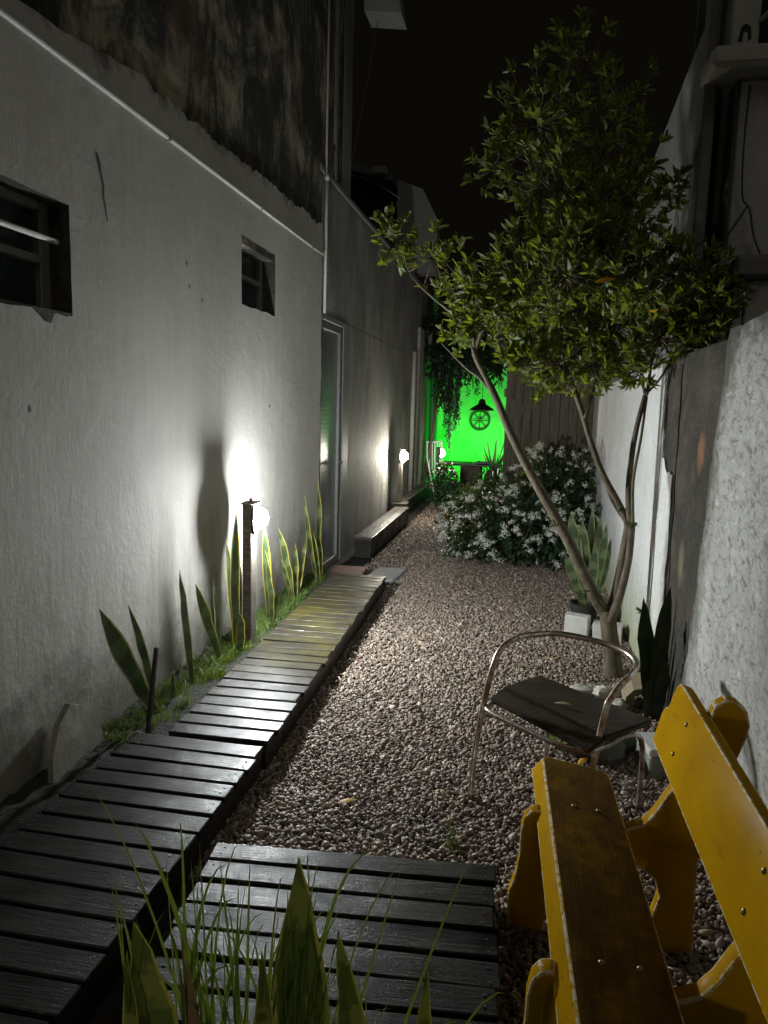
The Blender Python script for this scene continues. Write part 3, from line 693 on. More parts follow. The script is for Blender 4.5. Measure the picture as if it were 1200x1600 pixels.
# ---------------------------------------------------------------- bench
bench = root('bench', (.33, 1.85, 0), 'yellow painted plank bench with worn dark seat against the right wall', 'bench')
def bench_plank(top, bot, name, mat, bev=.006):
    bm = bmesh.new(); o = origin(bench)
    tv = [bm.verts.new(Vector(p)-o) for p in top]; bv = [bm.verts.new(Vector(p)-o) for p in bot]
    bm.faces.new(tv); bm.faces.new(bv[::-1]); n = len(tv)
    for i in range(n): bm.faces.new((tv[i], bv[i], bv[(i+1) % n], tv[(i+1) % n]))
    bmesh.ops.recalc_face_normals(bm, faces=bm.faces)
    nf = set(bmesh.ops.bevel(bm, geom=[e for e in bm.edges if e.calc_face_angle(0) > .6], offset=bev, segments=2, affect='EDGES', profile=.6)['faces'])
    for f_ in nf: f_.material_index = 1
    me = bpy.data.meshes.new(name); bm.to_mesh(me); bm.free(); me.materials.append(mat); me.materials.append(M['edgewear'])
    me.polygons.foreach_set('use_smooth', [True]*len(me.polygons)); me.set_sharp_from_angle(angle=R(35))
    return link(name, me, bench)
st = [(.112, 2.425), (.135, 2.44), (.20, 2.425), (.27, 2.412), (.315, 2.40), (.328, 2.36), (.352, 1.8), (.372, 1.28), (.20, 1.24), (.162, 1.25), (.138, 1.8)]
bench_plank([(x, y, .430-.05*(x-.112)) for x, y in st], [(x-.034 if (x < .17) else x, y, .380-.05*(x-.112)) for x, y in st], 'seat_board', M['worn'], .005)
sup = [(.02, 0), (.02, .11), (.022, .125), (.036, .17), (.047, .24), (.048, .33), (.056, .372), (.074, .396), (.095, .402), (.108, .398), (.112, .378), (.34, .372), (.40, .40), (.43, .44), (.46, .50), (.494, .55), (.535, .68), (.553, .74), (.565, .785), (.595, .806), (.628, .80), (.653, .775), (.663, .735), (.655, .69), (.615, .56), (.575, .42), (.56, .28), (.565, .1), (.57, .03), (.57, 0), (.425, 0), (.43, .06), (.447, .12), (.461, .176), (.446, .226), (.40, .262), (.30, .28), (.21, .265), (.165, .21), (.145, .12), (.135, .04), (.135, 0)]
for yc, dx in ((2.15, 0), (1.5, .018)):
    bench_plank([(x+dx, yc-.023, z) for x, z in sup], [(x+dx, yc+.023, z) for x, z in sup], 'support', M['yellow'], .007)
def back_pt(s, t, n):    # s along the board (0 far end), t 0..1 up, n thickness
    return (.455+.067*t+.036*n*.95+.012*s, 2.40-s, .545+.215*t-.036*n*.31)
bo = [(0, 0), (-.012, .25), (-.022, .42), (-.012, .52), (.008, .57), (.012, .66), (.004, .78), (.01, .9), (.03, .985), (.06, 1.0), (1.28, 1.0), (1.30, .9), (1.30, 0)]
bench_plank([back_pt(s, t, 0) for s, t in bo], [back_pt(s, t, 1) for s, t in bo], 'back_board', M['yellow'], .006)
bl = MB(); bl.ell((0, 0, 0), (.0075, .0075, .0045), 10, 6); bmesh_bolt = bl.mesh('bolt', M['brass'], smooth=True)
ax = Vector((-.95, 0, .31)).normalized()
for s, t in ((.22, .72), (.22, .28), (.92, .72), (.92, .28)):
    o = link('bolt', bmesh_bolt, bench, Vector(back_pt(s, t, 0))-origin(bench)+ax*.001); o.rotation_euler = ax.to_track_quat('Z', 'Y').to_euler()
for x, y in ((.20, 2.14), (.27, 2.13), (.22, 1.5), (.30, 1.5)): link('bolt', bmesh_bolt, bench, Vector((x, y, .4255))-origin(bench))

# ---------------------------------------------------------------- tubular chair
ch = root('chair', (.2, 2.92, 0), 'tarnished tubular metal armchair with dark wooden seat standing on gravel', 'chair')
MB().tube([(-.146, 2.86, 0), (-.138, 2.92, .2), (-.108, 2.965, .42), (-.088, 2.99, .52), (-.062, 3.03, .59), (-.01, 3.085, .628), (.066, 3.135, .64), (.2, 3.165, .645), (.345, 3.115, .64), (.44, 3.03, .635), (.474, 2.935, .625), (.448, 2.84, .612), (.40, 2.765, .592), (.362, 2.725, .55), (.342, 2.71, .5), (.30, 2.65, .28), (.225, 2.54, 0)], .0125, 12, 5).build('arm_rail', M['tube'], ch, smooth=True)
MB().tube([(.01, 3.12, .375), (-.06, 3.03, .372), (-.10, 2.945, .37), (-.075, 2.89, .37), (.02, 2.80, .37), (.16, 2.68, .37), (.235, 2.635, .37), (.29, 2.645, .37), (.36, 2.71, .37), (.42, 2.79, .37)], .011, 10, 4).build('seat_frame', M['tube'], ch, smooth=True)
for p in ([(.37, 2.73, .372), (.43, 2.80, .372), (.49, 2.87, .35), (.52, 2.92, .28), (.528, 2.94, .15), (.531, 2.95, 0)], [(.02, 3.10, .374), (.08, 3.17, .372), (.135, 3.235, .345), (.158, 3.262, .28), (.166, 3.275, .15), (.169, 3.279, 0)]):
    MB().tube(p, .011, 10, 4).build('rear_leg', M['tube'], ch, smooth=True)
MB().tube([(.125, 3.22, .358), (.48, 2.86, .358)], .009, 8).build('cross_bar', M['tube'], ch, smooth=True)
A, B_, D, E_ = Vector((-.092, 3.003, 0)), Vector((.116, 3.252, 0)), Vector((.541, 2.871, 0)), Vector((.284, 2.607, 0))
def slat(f0, f1, z0, z1, drop):
    p = [A.lerp(B_, f0), A.lerp(B_, f1), E_.lerp(D, f1), E_.lerp(D, f0)]
    b = MB(); zz = [z1-drop, z1, z1, z1-drop]
    v = [(q.x, q.y, zz[i]-.022) for i, q in enumerate(p)]+[(q.x, q.y, zz[i]) for i, q in enumerate(p)]
    bm = bmesh.new(); o = origin(ch); vs = [bm.verts.new(Vector(q)-o) for q in v]
    for f in ((0, 1, 2, 3), (7, 6, 5, 4), (0, 4, 5, 1), (1, 5, 6, 2), (2, 6, 7, 3), (3, 7, 4, 0)): bm.faces.new([vs[i] for i in f])
    bmesh.ops.recalc_face_normals(bm, faces=bm.faces); bmesh.ops.bevel(bm, geom=list(bm.edges), offset=.005, segments=2, affect='EDGES')
    me = bpy.data.meshes.new('seat_slat'); bm.to_mesh(me); bm.free(); me.materials.append(M['seatwood']); link('seat_slat', me, ch)
slat(.24, 1.0, 0, .422, .0); slat(0.0, .225, 0, .417, .025)

# ---------------------------------------------------------------- leaf builders
def blade(base, tip, w, mid=None, side=None, fold=.25, rows=9, prof='snake', twist=0.0):
    base, tip = Vector(base), Vector(tip); L = (tip-base).length
    mid = Vector(mid) if mid is not None else (base+tip)/2
    v = []; uv = []; f = []
    if side is None: side = Vector((1, .25, 0))
    side = Vector(side).normalized()
    for i in range(rows+1):
        t = i/rows; p = base*(1-t)**2+mid*2*t*(1-t)+tip*t*t
        d = ((mid-base)*(1-t)+(tip-mid)*t).normalized()
        s = (side-d*side.dot(d)).normalized(); s = Matrix.Rotation(twist*t, 3, d) @ s; nr = s.cross(d)
        if prof == 'snake': k = (.34+.66*math.sin(min(1, t/.62)*math.pi/2)) if t < .62 else max(0, 1-((t-.62)/.38)**2.0)
        elif prof == 'lance': k = math.sin(math.pi*min(1, (t*.94+.06)))**.8
        elif prof == 'oval': k = math.sin(math.pi*(t*.96+.03))**.6
        else: k = (1-t)**.7*min(1, .5+t*3)
        k = max(k, .012)*w/2
        if prof == 'snake' and 0 < i < rows: k *= random.uniform(.90, 1.10); p = p+side*random.gauss(0, w*.035)
        v += [p-s*k+nr*fold*k, p, p+s*k+nr*fold*k]; uv += [(0.001, t+.001), (.5, t+.001), (1, t+.001)]
        if i: b = (i-1)*3; f += [[b, b+1, b+4, b+3], [b+1, b+2, b+5, b+4]]
    return v, f, uv
def snake_plant(label, loc, leaves, mat, group=None, name='snake_plant', r=None):
    r = r or root(name, loc, label, 'plant', group)
    for b, t, w, kw in leaves:
        m_ = MB(); m_.add(*blade(b, t, w, **kw)); m_.build('leaf', kw_mat.get(id(kw), mat), r, smooth=True, fix=False)
    return r
kw_mat = {}
XS = -1.67
def sl(y0, y1, z1, w, x0=XS, x1=XS, tw=0., bend=.0, side=(.35, 1, 0), z0=.06):
    return ((x0, y0, z0), (x1, y1, z1), w, dict(mid=((x0+x1)/2, (y0+y1)/2+bend, z0+(z1-z0)*.5), side=side, twist=tw, fold=.22))
GP = 'snake plants along the foot of the left wall'
snake_plant('broad leaning snake plant leaf nearest the camera by left wall', (XS, 3.11, .06), [sl(3.14, 2.64, .75, .085, bend=-.04), sl(3.12, 2.86, .71, .045, bend=.03)], M['snake'], GP)
snake_plant('tall single upright snake plant leaf before the short one', (XS, 3.48, .06), [sl(3.495, 3.35, .76, .065, tw=.3, bend=-.02), sl(3.25, 3.262, .255, .04)], M['snake'], GP)
snake_plant('pair of narrow dark snake plant leaves left of the lamp post', (XS, 3.86, .06), [sl(3.875, 3.53, .645, .062, tw=-.3), sl(3.86, 3.755, .635, .052, tw=.4, bend=-.02)], M['snake'], GP)
snake_plant('tall yellow edged snake plant touching the left side of the lamp post', (XS, 4.09, .06), [sl(4.09, 4.015, .98, .085, -1.66, -1.64, bend=-.10), sl(4.12, 3.94, .80, .095, -1.68, -1.67, tw=.3), sl(4.02, 3.99, .36, .085, -1.62, -1.61), sl(4.15, 4.16, .66, .05, -1.68, -1.68)], M['snakelit'], GP)
snake_plant('yellow edged snake plant directly under the nearest globe', (XS, 4.60, .06), [sl(4.66, 4.45, .83, .085, -1.66, -1.63, bend=-.02), sl(4.70, 4.72, .63, .075, -1.68, -1.70), sl(4.62, 4.44, .66, .05, -1.63, -1.62, bend=.06), sl(4.58, 4.50, .46, .06, -1.62, -1.60)], M['snakelit'], GP)
snake_plant('pale spreading snake plant right of the lamp between post and door', (XS, 5.28, .06), [sl(5.22, 4.855, .73, .08, bend=.03), sl(5.26, 5.23, .56, .075), sl(5.3, 5.55, .58, .05, bend=-.06), sl(5.28, 5.48, .42, .05, bend=-.03), sl(5.2, 4.9, .5, .045, bend=.05)], M['snakepale'], GP)
snake_plant('tallest thin snake plant next to the door corner', (XS, 5.92, .06), [sl(5.96, 5.80, .96, .075, -1.70, -1.66, bend=.05), sl(5.90, 5.46, .90, .055, bend=-.12), sl(5.94, 5.62, .62, .07, bend=.03), sl(5.98, 5.9, .5, .06)], M['snakepale'], GP)
snake_plant('dark snake plant in the shade of the right wall behind the bench', (.7, 4.0, 0), [((.72, 3.98, 0), (.655, 4.0, .63), .085, dict(mid=(.70, 3.98, .3), side=(1, .2, 0))), ((.74, 3.95, 0), (.76, 3.86, .73), .075, dict(mid=(.72, 3.9, .4), side=(1, .2, 0))), ((.73, 3.92, 0), (.735, 3.8, .52), .08, dict(side=(1, .3, 0))), ((.72, 4.0, 0), (.69, 4.02, .42), .06, dict(side=(1, 0, 0))), ((.75, 3.9, 0), (.74, 3.72, .40), .07, dict(side=(1, .2, 0))), ((.70, 3.9, 0), (.70, 3.8, .3), .06, dict(side=(1, .2, 0)))], M['snakeshade'])
# potted snake plant behind the trunk
pp = root('potted_snake_plant', (.47, 5.4, 0), 'variegated snake plants in a dark pot behind the tree trunk', 'plant')
MB().lathe([(.08, 0), (.105, .14), (.112, .165), (.10, .165), (.095, .14), (.001, .14)], (.50, 5.62, 0), 16).build('pot', M['pot'], pp, angle=40)
for b, t, w in (((.44, 5.4, .2), (.335, 5.4, .86), .10), ((.46, 5.42, .2), (.42, 5.4, .80), .095), ((.50, 5.4, .2), (.56, 5.45, .84), .07), ((.52, 5.42, .2), (.60, 5.4, .78), .07), ((.46, 5.36, .2), (.30, 5.3, .56), .07), ((.50, 5.36, .2), (.52, 5.34, .64), .075), ((.54, 5.4, .2), (.65, 5.5, .66), .06), ((.46, 5.4, .2), (.50, 5.5, .90), .06)):
    b = (b[0]+.04, b[1]+.2, b[2]-.06); t = (t[0]+.02, t[1]+.2, t[2]); m_ = MB(); m_.add(*blade(b, t, w, side=(1, .2, 0))); m_.build('leaf', M['snakemid'], pp, smooth=True, fix=False)

# ---------------------------------------------------------------- foreground plants
fp = root('snake_plant', (-.40, 1.08, 0), 'olive snake plant in the foreground rising before the deck', 'plant')
for b, t, w, md in (((-.30, 1.1, -.01), (-.338, 1.1, .842), .098, (-.33, 1.12, .4)), ((-.20, 1.12, -.01), (-.268, 1.1, .72), .055, (-.21, 1.1, .4)), ((-.52, 1.08, -.01), (-.645, 1.1, .672), .10, (-.56, 1.08, .35)), ((-.60, 1.05, -.01), (-.648, 1.08, .63), .035, (-.62, 1.05, .35)), ((-.34, 1.05, -.01), (-.385, 1.05, .70), .05, (-.36, 1.05, .3)), ((-.14, 1.1, -.01), (-.115, 1.12, .66), .05, (-.13, 1.1, .3)), ((-.27, 1.04, -.01), (-.275, 1.05, .60), .05, (-.28, 1.05, .3))):
    m_ = MB(); m_.add(*blade(b, t, w, md, (1, .15, 0), rows=12, twist=random.uniform(-.2, .2))); m_.build('leaf', M['snakefront'], fp, smooth=True, fix=False)
for b, t, w, md in (((-.49, 1.0, -.01), (-.535, 1.06, .70), .05, (-.5, 1.05, .3)), ((-.16, 1.0, -.01), (-.115, 1.05, .59), .05, (-.2, 1.03, .3)), ((-.52, 1.0, 0), (-.50, 1.02, .585), .06, (-.54, 1.0, .3))):
    m_ = MB(); m_.add(*blade(b, t, w, md, (1, .6, 0), rows=10, fold=.9, twist=.8, prof='lance')); o = m_.build('dry_leaf', M['dry'], fp, smooth=True, fix=False); o['label'] = 'curled dry brown leaf'
gc = root('grass_clump', (-.42, 1.06, 0), 'thin green grass blades and stalks among the foreground plant leaves', 'grass')
spec = [((-.42, 1.1, .4), (-.737, 1.12, .91), (-.60, 1.1, .80), .010), ((-.40, 1.1, .4), (-.64, 1.1, .865), (-.54, 1.1, .76), .017), ((-.30, 1.1, .35), (-.052, 1.1, .886), (-.12, 1.1, .70), .011), ((-.36, 1.1, .3), (-.165, 1.12, .84), (-.22, 1.1, .64), .009), ((-.2, 1.1, .35), (.05, 1.12, .62), (-.05, 1.1, .78), .008), ((-.3, 1.1, .3), (.03, 1.14, .50), (-.12, 1.1, .78), .008), ((-.46, 1.1, .3), (-.445, 1.1, .80), (-.45, 1.1, .6), .012), ((-.44, 1.1, .3), (-.425, 1.1, .83), (-.43, 1.1, .6), .012), ((-.40, 1.1, .3), (-.52, 1.1, .60), (-.50, 1.1, .80), .010), ((-.5, 1.1, .3), (-.40, 1.12, .72), (-.5, 1.1, .7), .009)]
for k in range(78):
    bx = random.gauss(-.42, .085); t = Vector((bx+random.gauss(0, .11), 1.1+random.uniform(-.08, .10), random.uniform(.55, .84)))
    spec.append(((bx, 1.06+random.uniform(-.06, .06), 0), t, (bx+(t.x-bx)*random.uniform(.05, .5)+random.gauss(0, .03), 1.08, t.z*random.uniform(.6, 1.12)), random.uniform(.005, .013)))
for k in range(10):
    bx = random.gauss(-.13, .1); t = Vector((bx+random.gauss(0, .12), 1.1+random.uniform(-.08, .10), random.uniform(.5, .68)))
    spec.append(((bx, 1.06, 0), t, ((bx+t.x)/2, 1.08, t.z*.7), random.uniform(.005, .011)))
for b, t, md, w in spec:
    m_ = MB(); m_.add(*blade((b[0], b[1], 0), t, w, md, (1, random.uniform(-.6, .6), 0), rows=9, prof='grass', fold=.35)); m_.build('blade', M['grass'], gc, smooth=True, fix=False)

# ---------------------------------------------------------------- grass along the wall and tufts in the gravel
def grass_mass(name, spots, label, kind=None, cat=None, group=None, loc=None, n=30, h=(.03, .09), spread=.05, z0=0):
    m_ = MB()
    for (x, y) in spots:
        for k in range(n):
            bx = x+random.gauss(0, spread); by = y+random.gauss(0, spread); hh = random.uniform(*h)
            m_.add(*blade((bx, by, z0), (bx+random.gauss(0, hh*.5), by+random.gauss(0, hh*.5), z0+hh), random.uniform(.003, .008), (bx, by, z0+hh*.7), (random.uniform(-1, 1), random.uniform(-1, 1), 0), rows=3, prof='grass'))
    o = m_.build(name, M['grass'], fix=False, loc=loc); return tag(o, label, cat, group, kind)
sp_ = [(random.uniform(-1.80, -1.58-.03*max(0, y-3)), y) for y in np.arange(2.75, 6.2, .04)]+[(random.uniform(-1.72, -1.57-.03*(y-3)), y) for y in np.arange(3.6, 5.4, .022)]
grass_mass('grass', sp_, 'low grass and weeds between the boardwalk and the wall', 'stuff', n=44, h=(.015, .07), spread=.03, z0=.10)
for i, (x, y, lb) in enumerate(((-.19, 2.52, 'small weed tuft in gravel just beyond the deck edge'), (-.312, 4.07, 'tiny weed tuft in gravel left of the chair arm'), (-.487, 4.79, 'tiny weed tuft in gravel far behind the chair'), (.05, 4.45, 'sparse weed tuft in gravel before the white blocks'))):
    grass_mass('weed_tuft', [(x, y)], lb, cat='weed', group='weed tufts in the gravel', loc=(x, y, 0), n=(26, 14, 12, 16)[i], h=(.03, .10) if i == 0 else (.015, .05), spread=.028)

# ---------------------------------------------------------------- tree
tree = root('tree', (.59, 4.55, 0), 'many stemmed tree with glossy green crown beside the right wall', 'tree')
tk = MB()
tk.tube([(.60, 4.52, -.03), (.59, 4.54, .12), (.56, 4.55, .28), (.545, 4.55, .40)], [.066, .054, .050, .050], 12, 4)
tk.tube([(.545, 4.55, .36), (.47, 4.55, .47), (.40, 4.55, .60), (.25, 4.54, .875), (.06, 4.53, 1.18), (-.09, 4.52, 1.445), (-.19, 4.5, 1.66), (-.29, 4.5, 1.84), (-.335, 4.5, 1.93)], [.040, .036, .034, .032, .027, .024, .021, .019, .017], 10, 4)
tk.tube([(.55, 4.56, .36), (.585, 4.56, .50), (.61, 4.56, .72), (.632, 4.56, .935)], [.036, .031, .028, .027], 10, 4)
tk.tube([(.56, 4.52, .34), (.60, 4.50, .50), (.635, 4.50, .72), (.645, 4.53, .93)], [.03, .025, .022, .021], 10, 4)
tk.build('trunk', M['bark'], tree, smooth=True)
brs = [([(-.335, 4.5, 1.93), (-.36, 4.48, 2.05), (-.45, 4.5, 2.15), (-.62, 4.55, 2.28), (-.76, 4.58, 2.42), (-.80, 4.6, 2.58)], [.017, .013, .011, .009, .006, .004]),
       ([(-.335, 4.5, 1.93), (-.27, 4.45, 2.08), (-.17, 4.42, 2.22), (-.05, 4.4, 2.40), (.02, 4.45, 2.8)], [.020, .018, .015, .012, .006]),
       ([(-.22, 4.5, 1.70), (-.31, 4.5, 1.78), (-.40, 4.5, 1.84), (-.53, 4.48, 1.98)], [.014, .012, .008, .004]),
       ([(-.31, 4.5, 1.88), (-.35, 4.47, 1.99), (-.37, 4.46, 2.15), (-.34, 4.45, 2.3)], [.010, .008, .006, .004]),
       ([(.632, 4.56, .93), (.56, 4.54, 1.07), (.46, 4.52, 1.24), (.37, 4.52, 1.43), (.30, 4.5, 1.62), (.235, 4.5, 1.78), (.20, 4.5, 1.85)], [.030, .026, .024, .022, .021, .021, .022]),
       ([(.632, 4.58, .93), (.53, 4.57, 1.08), (.44, 4.56, 1.26), (.39, 4.56, 1.42)], [.020, .016, .013, .010]),
       ([(.20, 4.5, 1.84), (.16, 4.48, 1.98), (.12, 4.45, 2.15), (.08, 4.45, 2.4), (.06, 4.5, 2.85), (.05, 4.55, 3.1)], [.016, .014, .013, .012, .010, .006]),
       ([(.20, 4.5, 1.84), (.08, 4.46, 1.90), (-.02, 4.42, 2.0), (-.14, 4.4, 2.10)], [.012, .009, .006, .004]),
       ([(.20, 4.5, 1.84), (.30, 4.5, 1.99), (.42, 4.48, 2.12), (.52, 4.45, 2.26)], [.015, .013, .010, .007]),
       ([(.33, 4.5, 1.56), (.37, 4.5, 1.70), (.38, 4.49, 1.9), (.38, 4.47, 2.2)], [.014, .011, .009, .007]),
       ([(.23, 4.5, 1.80), (.12, 4.44, 1.87), (0, 4.4, 1.86), (-.12, 4.38, 1.84)], [.008, .006, .005, .003]),
       ([(.64, 4.55, .93), (.615, 4.55, 1.12), (.618, 4.55, 1.32), (.635, 4.54, 1.52), (.665, 4.54, 1.70)], [.028, .025, .022, .020, .019]),
       ([(.65, 4.53, .93), (.635, 4.52, 1.2), (.65, 4.52, 1.45), (.672, 4.53, 1.69)], [.015, .012, .010, .009]),
       ([(.665, 4.54, 1.70), (.63, 4.5, 1.85), (.57, 4.45, 2.05), (.55, 4.4, 2.3)], [.013, .011, .009, .006]),
       ([(.67, 4.53, 1.70), (.68, 4.5, 1.9), (.70, 4.45, 2.15), (.78, 4.4, 2.35)], [.013, .011, .009, .006]),
       ([(.67, 4.54, 1.71), (.75, 4.5, 1.82), (.82, 4.45, 2.0), (.86, 4.4, 2.2)], [.010, .008, .007, .005]),
       ([(.06, 4.5, 2.85), (.16, 4.5, 2.92), (.30, 4.5, 2.96), (.42, 4.5, 3.0)], [.009, .008, .006, .004]),
       ([(.05, 4.55, 3.05), (.12, 4.6, 3.3), (.2, 4.68, 3.6)], [.007, .005, .003]),
       ([(.06, 4.5, 2.85), (-.08, 4.52, 2.98), (-.24, 4.58, 3.05)], [.008, .006, .004])]
allpts = []
for p, r in brs:
    jp = [Vector(q)+(Vector((random.gauss(0, .008), random.gauss(0, .02), random.gauss(0, .008))) if 0 < i < len(p)-1 else Vector()) for i, q in enumerate(p)]
    MB().tube(jp, [q_*.76 for q_ in r], 8, 4).build('branch', M['bark'], tree, smooth=True); allpts += jp[1:]
blobs = [(-.86, 4.6, 2.60, .17, 13), (-.62, 4.6, 2.50, .18, 13), (-.354, 4.5, 2.30, .22, 24), (-.05, 4.3, 2.34, .29, 46), (.28, 4.2, 2.42, .31, 56), (.58, 4.2, 2.32, .27, 46), (.81, 4.3, 2.20, .20, 26), (.10, 4.65, 2.14, .26, 36), (.45, 4.55, 2.10, .25, 36), (.76, 4.4, 2.06, .17, 20), (-.04, 4.6, 3.22, .31, 44), (.20, 4.7, 3.50, .25, 26), (.36, 4.6, 3.10, .29, 36), (-.25, 4.6, 3.02, .20, 22), (.13, 4.4, 2.78, .33, 46), (.42, 4.4, 2.72, .25, 28), (.76, 4.75, 2.88, .14, 12), (.26, 4.75, 1.93, .21, 24), (-.43, 4.6, 2.06, .13, 8), (.0, 4.45, 1.93, .13, 10), (.62, 4.5, 1.83, .12, 10), (-.2, 4.35, 2.15, .16, 14), (.90, 4.3, 2.02, .14, 14), (.50, 4.05, 2.30, .24, 30), (.15, 4.0, 2.28, .24, 28), (.78, 4.1, 2.32, .20, 20), (.98, 4.3, 2.25, .12, 10), (.3, 4.1, 2.55, .2, 18), (.1, 4.7, 3.75, .14, 8), (.42, 4.7, 3.38, .2, 14), (-.08, 4.4, 1.92, .14, 12), (.12, 4.5, 1.84, .17, 16), (.34, 4.45, 1.86, .16, 14), (.52, 4.4, 1.95, .15, 12), (-.34, 4.45, 2.12, .16, 12), (.66, 4.2, 2.0, .16, 14), (.92, 4.2, 2.12, .15, 14)]
leaf_v = []
for k in range(4):
    v, f, uv = blade((0, 0, 0), (0, -.16+.05*k, .97), .25+.03*k, (.04*k-.06, .13*k-.16, .5), (1, .2*k-.3, 0), .3, 5, 'lance', twist=.5*k-.7); leaf_v.append((np.array([tuple(p) for p in v]), f))
twig = MB(); leaves = []
for bx, by, bz, br, cnt in blobs:
    cnt = int(cnt*(2.2 if bz < 2.9 else 1.5)); br *= 1.12
    c = Vector((bx, by, bz)); src = min(allpts, key=lambda q: (q-c).length)
    twig.tube([src, (src+c)/2+Vector((random.gauss(0, .03), random.gauss(0, .03), random.gauss(0, .02))), c], [.006, .005, .004], 5, 2)
    for k in range(cnt):
        d = Vector((random.gauss(0, 1), random.gauss(0, 1), random.gauss(0, .9))).normalized()*br*random.uniform(.35, 1.08)
        p = c+d; tw0 = c+d*random.uniform(.0, .35)
        axd = (d.normalized()*.8+Vector((0, -.15, .75))+Vector((random.gauss(0, .3), random.gauss(0, .3), random.gauss(0, .2)))).normalized()
        twig.tube([tw0, (tw0+p)/2+Vector((0, 0, -.015)), p], [.0032, .0026, .002], 4, 1)
        o1 = axd.orthogonal().normalized(); nl = random.randint(6, 10); a0 = random.uniform(0, 6.28)
        for q in range(nl):
            a = a0+q*2.4; rad = Matrix.Rotation(a, 3, axd) @ o1; sp2 = random.uniform(.35, 1.15)
            ld = (axd*math.cos(sp2)+rad*math.sin(sp2)).normalized(); L = random.choice((random.uniform(.03, .06), random.uniform(.05, .088)))
            sd = ld.cross(axd).normalized(); nr = sd.cross(ld)
            b0 = p-axd*random.uniform(0, .035)
            leaves.append((b0, sd, nr, ld, L, random.randrange(4)))
twig.build('twigs', M['bark'], tree, smooth=True)['kind'] = 'stuff'
cpos = Vector((0, 0, 1.6))
order = sorted(range(len(leaves)), key=lambda i: (leaves[i][0]-cpos).length-leaves[i][4]*3)
meshes = []
for v, f in leaf_v:
    me = bpy.data.meshes.new('leaf'); me.from_pydata(v.tolist(), [], f); me.materials.append(M['leaf']); me.polygons.foreach_set('use_smooth', [True]*len(f)); meshes.append(me)
meshes_y = []
for me in meshes[:2]:
    m2 = me.copy(); m2.materials[0] = M['leafy']; meshes_y.append(m2)
to = origin(tree)
near_ids = set(order[:300])
for i in order[:300]:
    b0, sd, nr, ld, L, k = leaves[i]
    o = link('leaf', meshes[k], tree)
    o.matrix_local = Matrix.Translation(b0-to) @ Matrix(((sd.x, nr.x, ld.x), (sd.y, nr.y, ld.y), (sd.z, nr.z, ld.z))).to_4x4() @ Matrix.Scale(L, 4)
for bx, by, bz, ang in ((.29, 3.88, 2.23, .3), (.56, 3.92, 2.10, 1.2)):
    o = link('yellow_leaf', meshes_y[0], tree); o.matrix_local = Matrix.Translation(Vector((bx, by, bz))-to) @ Matrix.Rotation(1.4, 4, 'Y') @ Matrix.Rotation(ang, 4, 'Z') @ Matrix.Scale(.10, 4)
    o['label'] = 'single yellowed leaf'
vv = []; ff = []; nb = 0
for i in order[300:]:
    b0, sd, nr, ld, L, k = leaves[i]; v, f = leaf_v[k]
    T = np.array([sd, nr, ld]); vv.append(v @ T*L+np.array(b0-to)); ff += [tuple(j+nb for j in q) for q in f]; nb += len(v)
me = bpy.data.meshes.new('crown'); me.from_pydata(np.concatenate(vv).tolist(), [], ff); me.materials.append(M['leaf']); me.polygons.foreach_set('use_smooth', [True]*len(ff))
link('crown', me, tree)['kind'] = 'stuff'
# sprouts on the trunk
for x, y, z in ((-.005, 4.47, 1.22), (.56, 4.5, 1.02), (.64, 4.5, .94), (.52, 4.45, .45), (.40, 4.48, .52), (.20, 4.45, .92), (.74, 4.5, .42)):
    m_ = MB()
    for k in range(7):
        d = Vector((random.gauss(0, 1), random.gauss(-.3, 1), random.uniform(-.2, 1))).normalized(); m_.add(*blade((x, y, z), Vector((x, y, z))+d*random.uniform(.03, .07), .016, rows=3, prof='lance'))
    m_.build('sprout', M['grass'], tree, fix=False)

# ---------------------------------------------------------------- flowering bush
bush = root('flowering_bush', (0, 7.9, 0), 'large shrub covered in small white flower clusters beside the gravel', 'bush')
EL = [(-.45, 8.0, .30, .46, .60, .36), (.02, 7.75, .36, .50, .55, .40), (.45, 7.75, .36, .38, .55, .42), (.30, 8.55, .65, .50, .40, .56), (-.15, 8.4, .42, .50, .50, .45), (.62, 8.4, .6, .22, .55, .56), (-.6, 8.7, .35, .35, .5, .33), (.25, 8.9, .88, .22, .25, .28)]
leafmesh = [blade((0, 0, 0), (0, 0, 1), .6, (0, -.08, .5), (1, 0, 0), .2, 3, 'oval') for k in range(2)]
def foliage(cnt, ells, size, lm, shell=.45, droop=.3):
    vv = []; ff = []; nb = 0
    wts = [e[3]*e[5] for e in ells]
    for k in range(cnt):
        e = random.choices(ells, wts)[0]
        d = Vector((random.gauss(0, 1), random.gauss(0, 1), random.gauss(0, 1))).normalized(); rr = random.uniform(shell, 1.03)
        p = Vector((e[0]+d.x*e[3]*rr, e[1]+d.y*e[4]*rr, e[2]+d.z*e[5]*rr))
        if p.z < .02 or p.x > .765: continue
        ld = (d+Vector((random.gauss(0, .5), random.gauss(0, .5), random.gauss(-droop, .5)))).normalized(); sd = ld.cross(Vector((random.gauss(0, .4), random.gauss(0, .4), 1))).normalized(); nr = sd.cross(ld); L = random.uniform(*size)
        v, f, uv = random.choice(lm)
        vv.append(np.array([tuple(q) for q in v]) @ np.array([sd, nr, ld])*L+np.array(p)); ff += [tuple(j+nb for j in q) for q in f]; nb += len(v)
    m_ = MB(); m_.v = [tuple(q) for q in np.concatenate(vv)]; m_.f = ff; m_.uv = [(0, 0)]*len(m_.v); return m_
foliage(5200, EL, (.045, .095), leafmesh).build('foliage', M['bushleaf'], bush, fix=False)['kind'] = 'stuff'
stm = MB()
